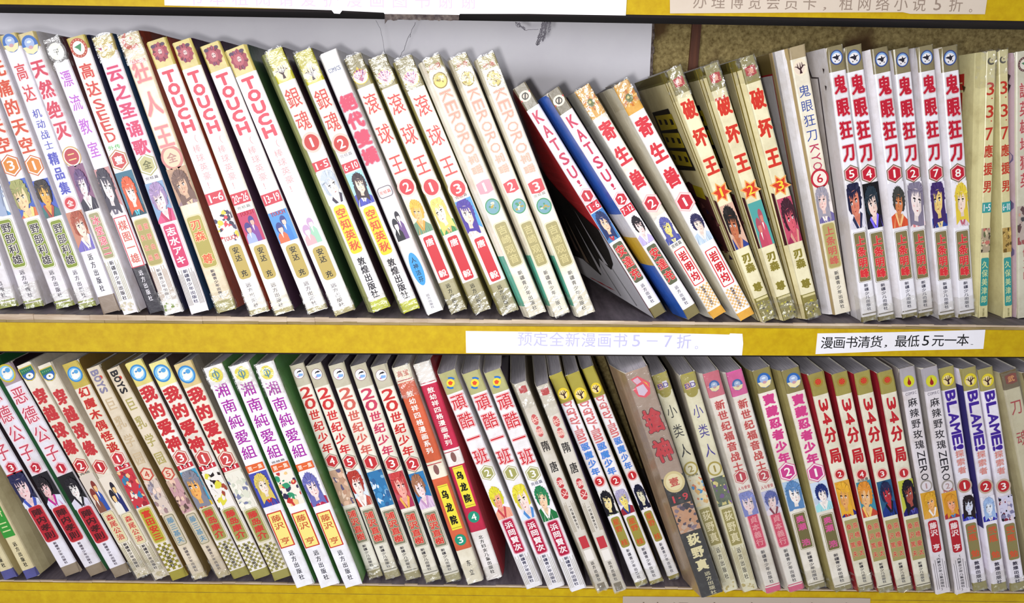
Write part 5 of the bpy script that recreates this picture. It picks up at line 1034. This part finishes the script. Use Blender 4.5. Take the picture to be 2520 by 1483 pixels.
def temple(R, col, lab, cut):
    y = lambda a: R[a]
    return dict(ref=R['ref'], base=R['base'], rc=R['rc'], lc=R.get('lc', '#e8e0e0'), film='tb', els=[
        ('band', y('c1'), y('c2'), col), ('band', y('d1'), y('d2'), col), ('t', '敖幼祥四格漫画系列', y('t1'), y('t2'), '#f6ece4', dict(sx=.42, b=.025)),
        ('rect', y('c1') - 6, y('c1') - 4, .06, .94, '#b83c4c'), ('rect', y('c2') + 5, y('c2') + 7, .06, .94, '#b83c4c'),
        ('oval', (y('c2') + y('d1')) / 2, .15, 12, '#8c6460', dict(n='emblem')), ('rect', y('l1'), y('l2'), .22, .84, '#e8dc4c', dict(n='author_label')), ('rect', y('l1') + 3, y('l1') + 4, .24, .82, '#8c8430', dict(n='author_label', lay=1)), ('rect', y('l2') - 5, y('l2') - 4, .24, .82, '#8c8430', dict(n='author_label', lay=1)),
        ('t', '乌龙院', y('l1') + 8, y('l2') - 8, '#1a1614', dict(sx=.4, b=.06, n='author_label', gy=.74)), ('badge', 'o', y('n'), .34, '#2f9c80', {}), pub(R['pub'], y('p1'), y('p2'), '#2c2828')])
L(temple(dict(ref=(908, 1428), base='#e8e0cc', rc='#d6ccc4', c1=946, c2=1138, d1=1178, d2=1350, t1=966, t2=1120, l1=1195, l2=1302, n=1327, p1=1372, p2=1416, pub='东立'), '#d2603c', '', 0), 986, 900, 1170, 1430, 46, 3, 6,
  'orange series paperback with torn film, yellow label and green badge 3', 'red and orange series paperbacks with a yellow label', num='3', els=[('small', '高宝', 925, .005, '#c85444')])
L(temple(dict(ref=(893, 1419), base='#ece6e4', rc='#a81e2c', lc='#b02432', c1=946, c2=1104, d1=1144, d2=1304, t1=952, t2=1096, l1=1147, l2=1246, n=1270, p1=1314, p2=1408, pub='北方妇女儿童出版社'), '#c02448', '', 0), 1036, 891, 1216, 1421, 46, 6, 16,
  'crimson series paperback with yellow label and green badge 4', 'red and orange series paperbacks with a yellow label', num='4')
g = 'white paperbacks with an olive cap, blue arcs emblem and four red characters'
for n, xt, yt, xb2, yb, pc, d, e2 in (('2', 1098, 914, 1314, 1441, ('#ece8ee', '#dcd440', '#ecac94', '#ecac94', 'face', '#c84c58'), 'a shouting yellow-haired face', []), ('1', 1158, 914, 1369, 1443, ('#ece8f0', '#e0d44c', '#f2dcd4', '#dce4f4', 'face', '#5c94d0'), 'a blond boy with a blue tie', []),
    ('3', 1212, 911, 1424, 1449, ('#ece8ee', '#2f8a5c', '#f0d0b0', '#287c48', 'face', '#f0ece8'), 'a boy in a green cap and sweater', [('small', '完结篇', 1183, .0028, '#5c5c78')])):
    L(S_cool, xt, yt, xb2, yb, 45, 8, 3, 'olive-capped paperback with green hexagon %s and %s' % (n, d), g, num=n, pics=[pc], els=e2, rc='#2c1c30' if n == '3' else '#d8d2d4')
g = 'worn grey paperbacks with brushed black characters and red ovals'
L(S_tang, 1280, 940, 1487, 1457, 34, 12, 4, 'worn grey brushed-title paperback, left one of the pair', g)
L(S_tang, 1336, 945, 1528, 1455, 36, 18, 4, 'worn grey brushed-title paperback with a loose purple-edged foot, right one of the pair', g, rc='#7c6c94')
g = 'olive-sided paperbacks with sideways pink letters and blue characters'
L(S_gray, 1361, 919, 1574, 1437, 38, 8, 3, 'olive-sided paperback with red badge 3 and a black-haired portrait', g, num='3', pics=[('#e8e4e0', '#1c1824', '#ecdca4', '#5c6c54', 'face', '#d0d8b0')])
L(S_gray, 1408, 916, 1616, 1430, 38, 10, 3, 'olive-sided paperback with red badge 2 and a silver-haired figure in crimson', g, num='2', pics=[('#e8e4ec', '#b4acc8', '#ecdc84', '#a02c3c', 'face', '#3c4c8c')])
L(S_gray, 1446, 903, 1660, 1420, 32, 18, 3, 'olive-sided paperback with red badge 1 and a navy-haired portrait', g, num='1', pics=[('#ece8f0', '#14183c', '#e0dcc0', '#14142c')])
L(S_kujaku, 1566, 908, 1757, 1474, 60, 34, 2, 'thick brown and black paperback in shiny film, the largest on the lower shelf', 'single paperbacks in the middle of the lower shelf', pics=[('#c89c7c', '#3c3440', '#c8b0a0', '#5c4c60', 'scene', '#8c7c8c')], dl=.03, dep=.135, Y=-.021)
g = 'cream paperbacks with a gold cap and three thin brushed characters'
L(s_small('#1c1814'), 1622, 918, 1800, 1451, 40, 8, 5, 'gold-capped paperback with black brushed characters and ring number 2', g, num='2', els=[('small', '完结篇', 1168, .002, '#6c6650')], pics=[('#e4dcc4', '#e0b878', '#ecdcb0', '#4c9cd0', 'scene', '#dc8c5c')])
L(s_small('#47349c'), 1690, 917, 1847, 1451, 40, 8, 5, 'gold-capped paperback with violet brushed characters and ring number 1', g, num='1', pics=[('#6c7860', '#e4d894', '#d8cc8c', '#7c5c98', 'scene', '#5c6458')])
g = 'cream paperbacks with a pink cap and pink author label'
L(s_evan('#cc6478'), 1748, 914, 1906, 1454, 42, 16, 4, 'pink-capped paperback with red hexagon 1, its cap faded', g, num='1', pics=[('#d8cce4', '#8890cc', '#f0dce0', '#c8c4e4')])
L(s_evan('#d8549c', '#efe8e2'), 1805, 911, 1962, 1451, 42, 16, 4, 'pink-capped paperback with red hexagon 2 and a bright magenta cap', g, num='2', rc='#1c1834', pics=[('#c8c8e4', '#5c68b0', '#f2dcdc', '#e8e0ec', 'face', '#8c1c3c')])
g = 'cream paperbacks with an olive cap and puffy pink characters'
L(S_ninja, 1873, 906, 2013, 1446, 46, 16, 3, 'olive-capped pink-titled paperback with number 2 hexagon and a steel-blue-haired face', g, num='2', pics=[('#b8cce0', '#6890bc', '#f4ece6', '#e4e8f0')])
L(S_ninja, 1946, 906, 2078, 1451, 46, 16, 3, 'olive-capped pink-titled paperback with number 1 hexagon and a navy-haired face', g, num='1', pics=[('#d0dcec', '#24387c', '#f6ece6', '#a8dce0')])
g = 'cream paperbacks with large red characters and dark red cover sides'
for n, xt, yt, xb2, yb, pc, d, e2 in (('2', 2008, 916, 2134, 1452, ('#e0ac48', '#e8b43c', '#e8b070', '#2c2c84', 'face', '#c85030'), 'an orange-haired figure in navy', []), ('4', 2067, 915, 2182, 1454, ('#4c94a8', '#e0983c', '#ecc08c', '#c8503c', 'face', '#f0c870'), 'a flame-coloured picture', [('small', '完结篇', 1176, .0024, '#3c3444')]),
    ('3', 2121, 913, 2229, 1453, ('#34688c', '#2c3058', '#c03c48', '#24408c', 'face', '#141824'), 'a red-faced figure in blue', []), ('1', 2180, 911, 2276, 1451, ('#c4c850', '#1c1828', '#b05c50', '#2c2478', 'face', '#5c58a8'), 'a dark figure before yellow leaves', [])):
    L(S_34, xt, yt, xb2, yb, 40, 14, 2, 'red-sided paperback with red oval %s and %s' % (n, d), g, num=n, pics=[pc], els=e2)
g = 'grey-sided paperbacks with thin black characters and a red drop emblem'
L(S_rose, 2231, 903, 2323, 1459, 40, 14, 2, 'grey-sided paperback with faint ring number 1 and a golden-haired face', g, num='1', pics=[('#d8a83c', '#dcac34', '#f0b878', '#e0ac4c')])
L(S_rose, 2287, 902, 2373, 1459, 40, 16, 0, 'grey-sided paperback with red words under its ring number 2', g, num='2', els=[('small', '完结', 1204, .0026, '#c04850')], pics=[('#e0a83c', '#dca038', '#f0b08c', '#b43c40', 'face', '#4c98c8')])
g = 'white paperbacks with sideways violet letters and an olive foot'
def art_sh(P, H, dep): P.poly([(.0, H * .3), (.012, H * .3), (.012, H * .93), (.0, H * .93)], '#4c4484', 1)
L(S_blame, 2328, 903, 2414, 1452, 38, 2, 0, 'violet-lettered paperback with red badge 1 and a black-haired picture', g, num='1', pics=[('#ece8f0', '#2c1c24', '#dce0f0', '#4440b8', 'face', '#7c98e0')])
L(S_blame, 2384, 903, 2463, 1454, 38, 16, 0, 'violet-lettered paperback with red badge 2 and a pale blue-haired picture', g, num='2', lart=art_sh, pics=[('#ece8f0', '#a8c0e4', '#e8eef8', '#3c38b0')])
L(S_blame, 2426, 904, 2508, 1452, 38, 10, 0, 'violet-lettered paperback with red badge 3 and a smoky black picture', g, num='3', pics=[('#d8d4e8', '#8c88a8', '#e0d4dc', '#1c141c', 'scene', '#8c2c44')])
g = 'film-wrapped khaki paperbacks at the right end of the lower shelf'
L(S_blade, 2484, 910, 2590, 1455, 42, 10, 2, 'khaki film-wrapped paperback with red brushed characters', g, num='1', pics=[('#b8ac88', '#6c6040', '#c8bc94', '#8c8058', 'scene')])
L(S_blade, 2540, 910, 2650, 1455, 42, 10, 2, 'khaki film-wrapped paperback cut by the right frame edge', g, num='2', pics=[('#b8ac88', '#6c6040', '#c8bc94', '#8c8058', 'scene')])

make_books([UP, LOW])
for l in LEDGER: print('OVER', *l)

# ------------------------------------------------------------------ the yellow card behind the gap
yq = DEP - .03; a = atz(1378, 656, ZU + .0004); a0 = at(1372, 656, yq); b0 = at(1475, 656, yq)
e = empty('picture_book', ((a0.x + b0.x) / 2, yq, ZU + .0003), 'yellow book with a blue lower edge standing at the back behind the gap', 'book')
w2 = (b0.x - a0.x) / 2; zz = at(1400, 652, yq).z - ZU
v, f = [], []; box(v, f, -w2, w2, .0006, .008, .0004, .145); mesh_obj('page_block', v, f, M_PAGES, e)
v, f = [], []; box(v, f, -w2, w2 + .0004, 0, .0007, 0, .146); box(v, f, w2, w2 + .0007, 0, .009, 0, .146); box(v, f, -w2, w2 + .0004, .0083, .009, 0, .146)
mesh_obj('cover', v, f, M_COVER, e, [lin('#e2d53a')] * len(f))
P = Print(); P.poly([(-w2, 0), (w2, 0), (w2, .0022), (-w2, .0022)], '#4c9cc8', 0)
P.poly([(.004, .014), (.02, .012), (.024, .034), (.0, .036)], '#b43c5c', 0); P.poly([(.006, .017), (.018, .015), (.021, .031), (.003, .033)], '#efe8e8', 1)
for i, c in enumerate('东立漫'): P.ch(c, -.014 + .012 * i, .0078, .0052, .0052, '#5c5424', .02, lay=1)
P.build('cover_print', M_PRINT, e, lambda x, y, l: (x, -.0001 - .00003 * l, y))
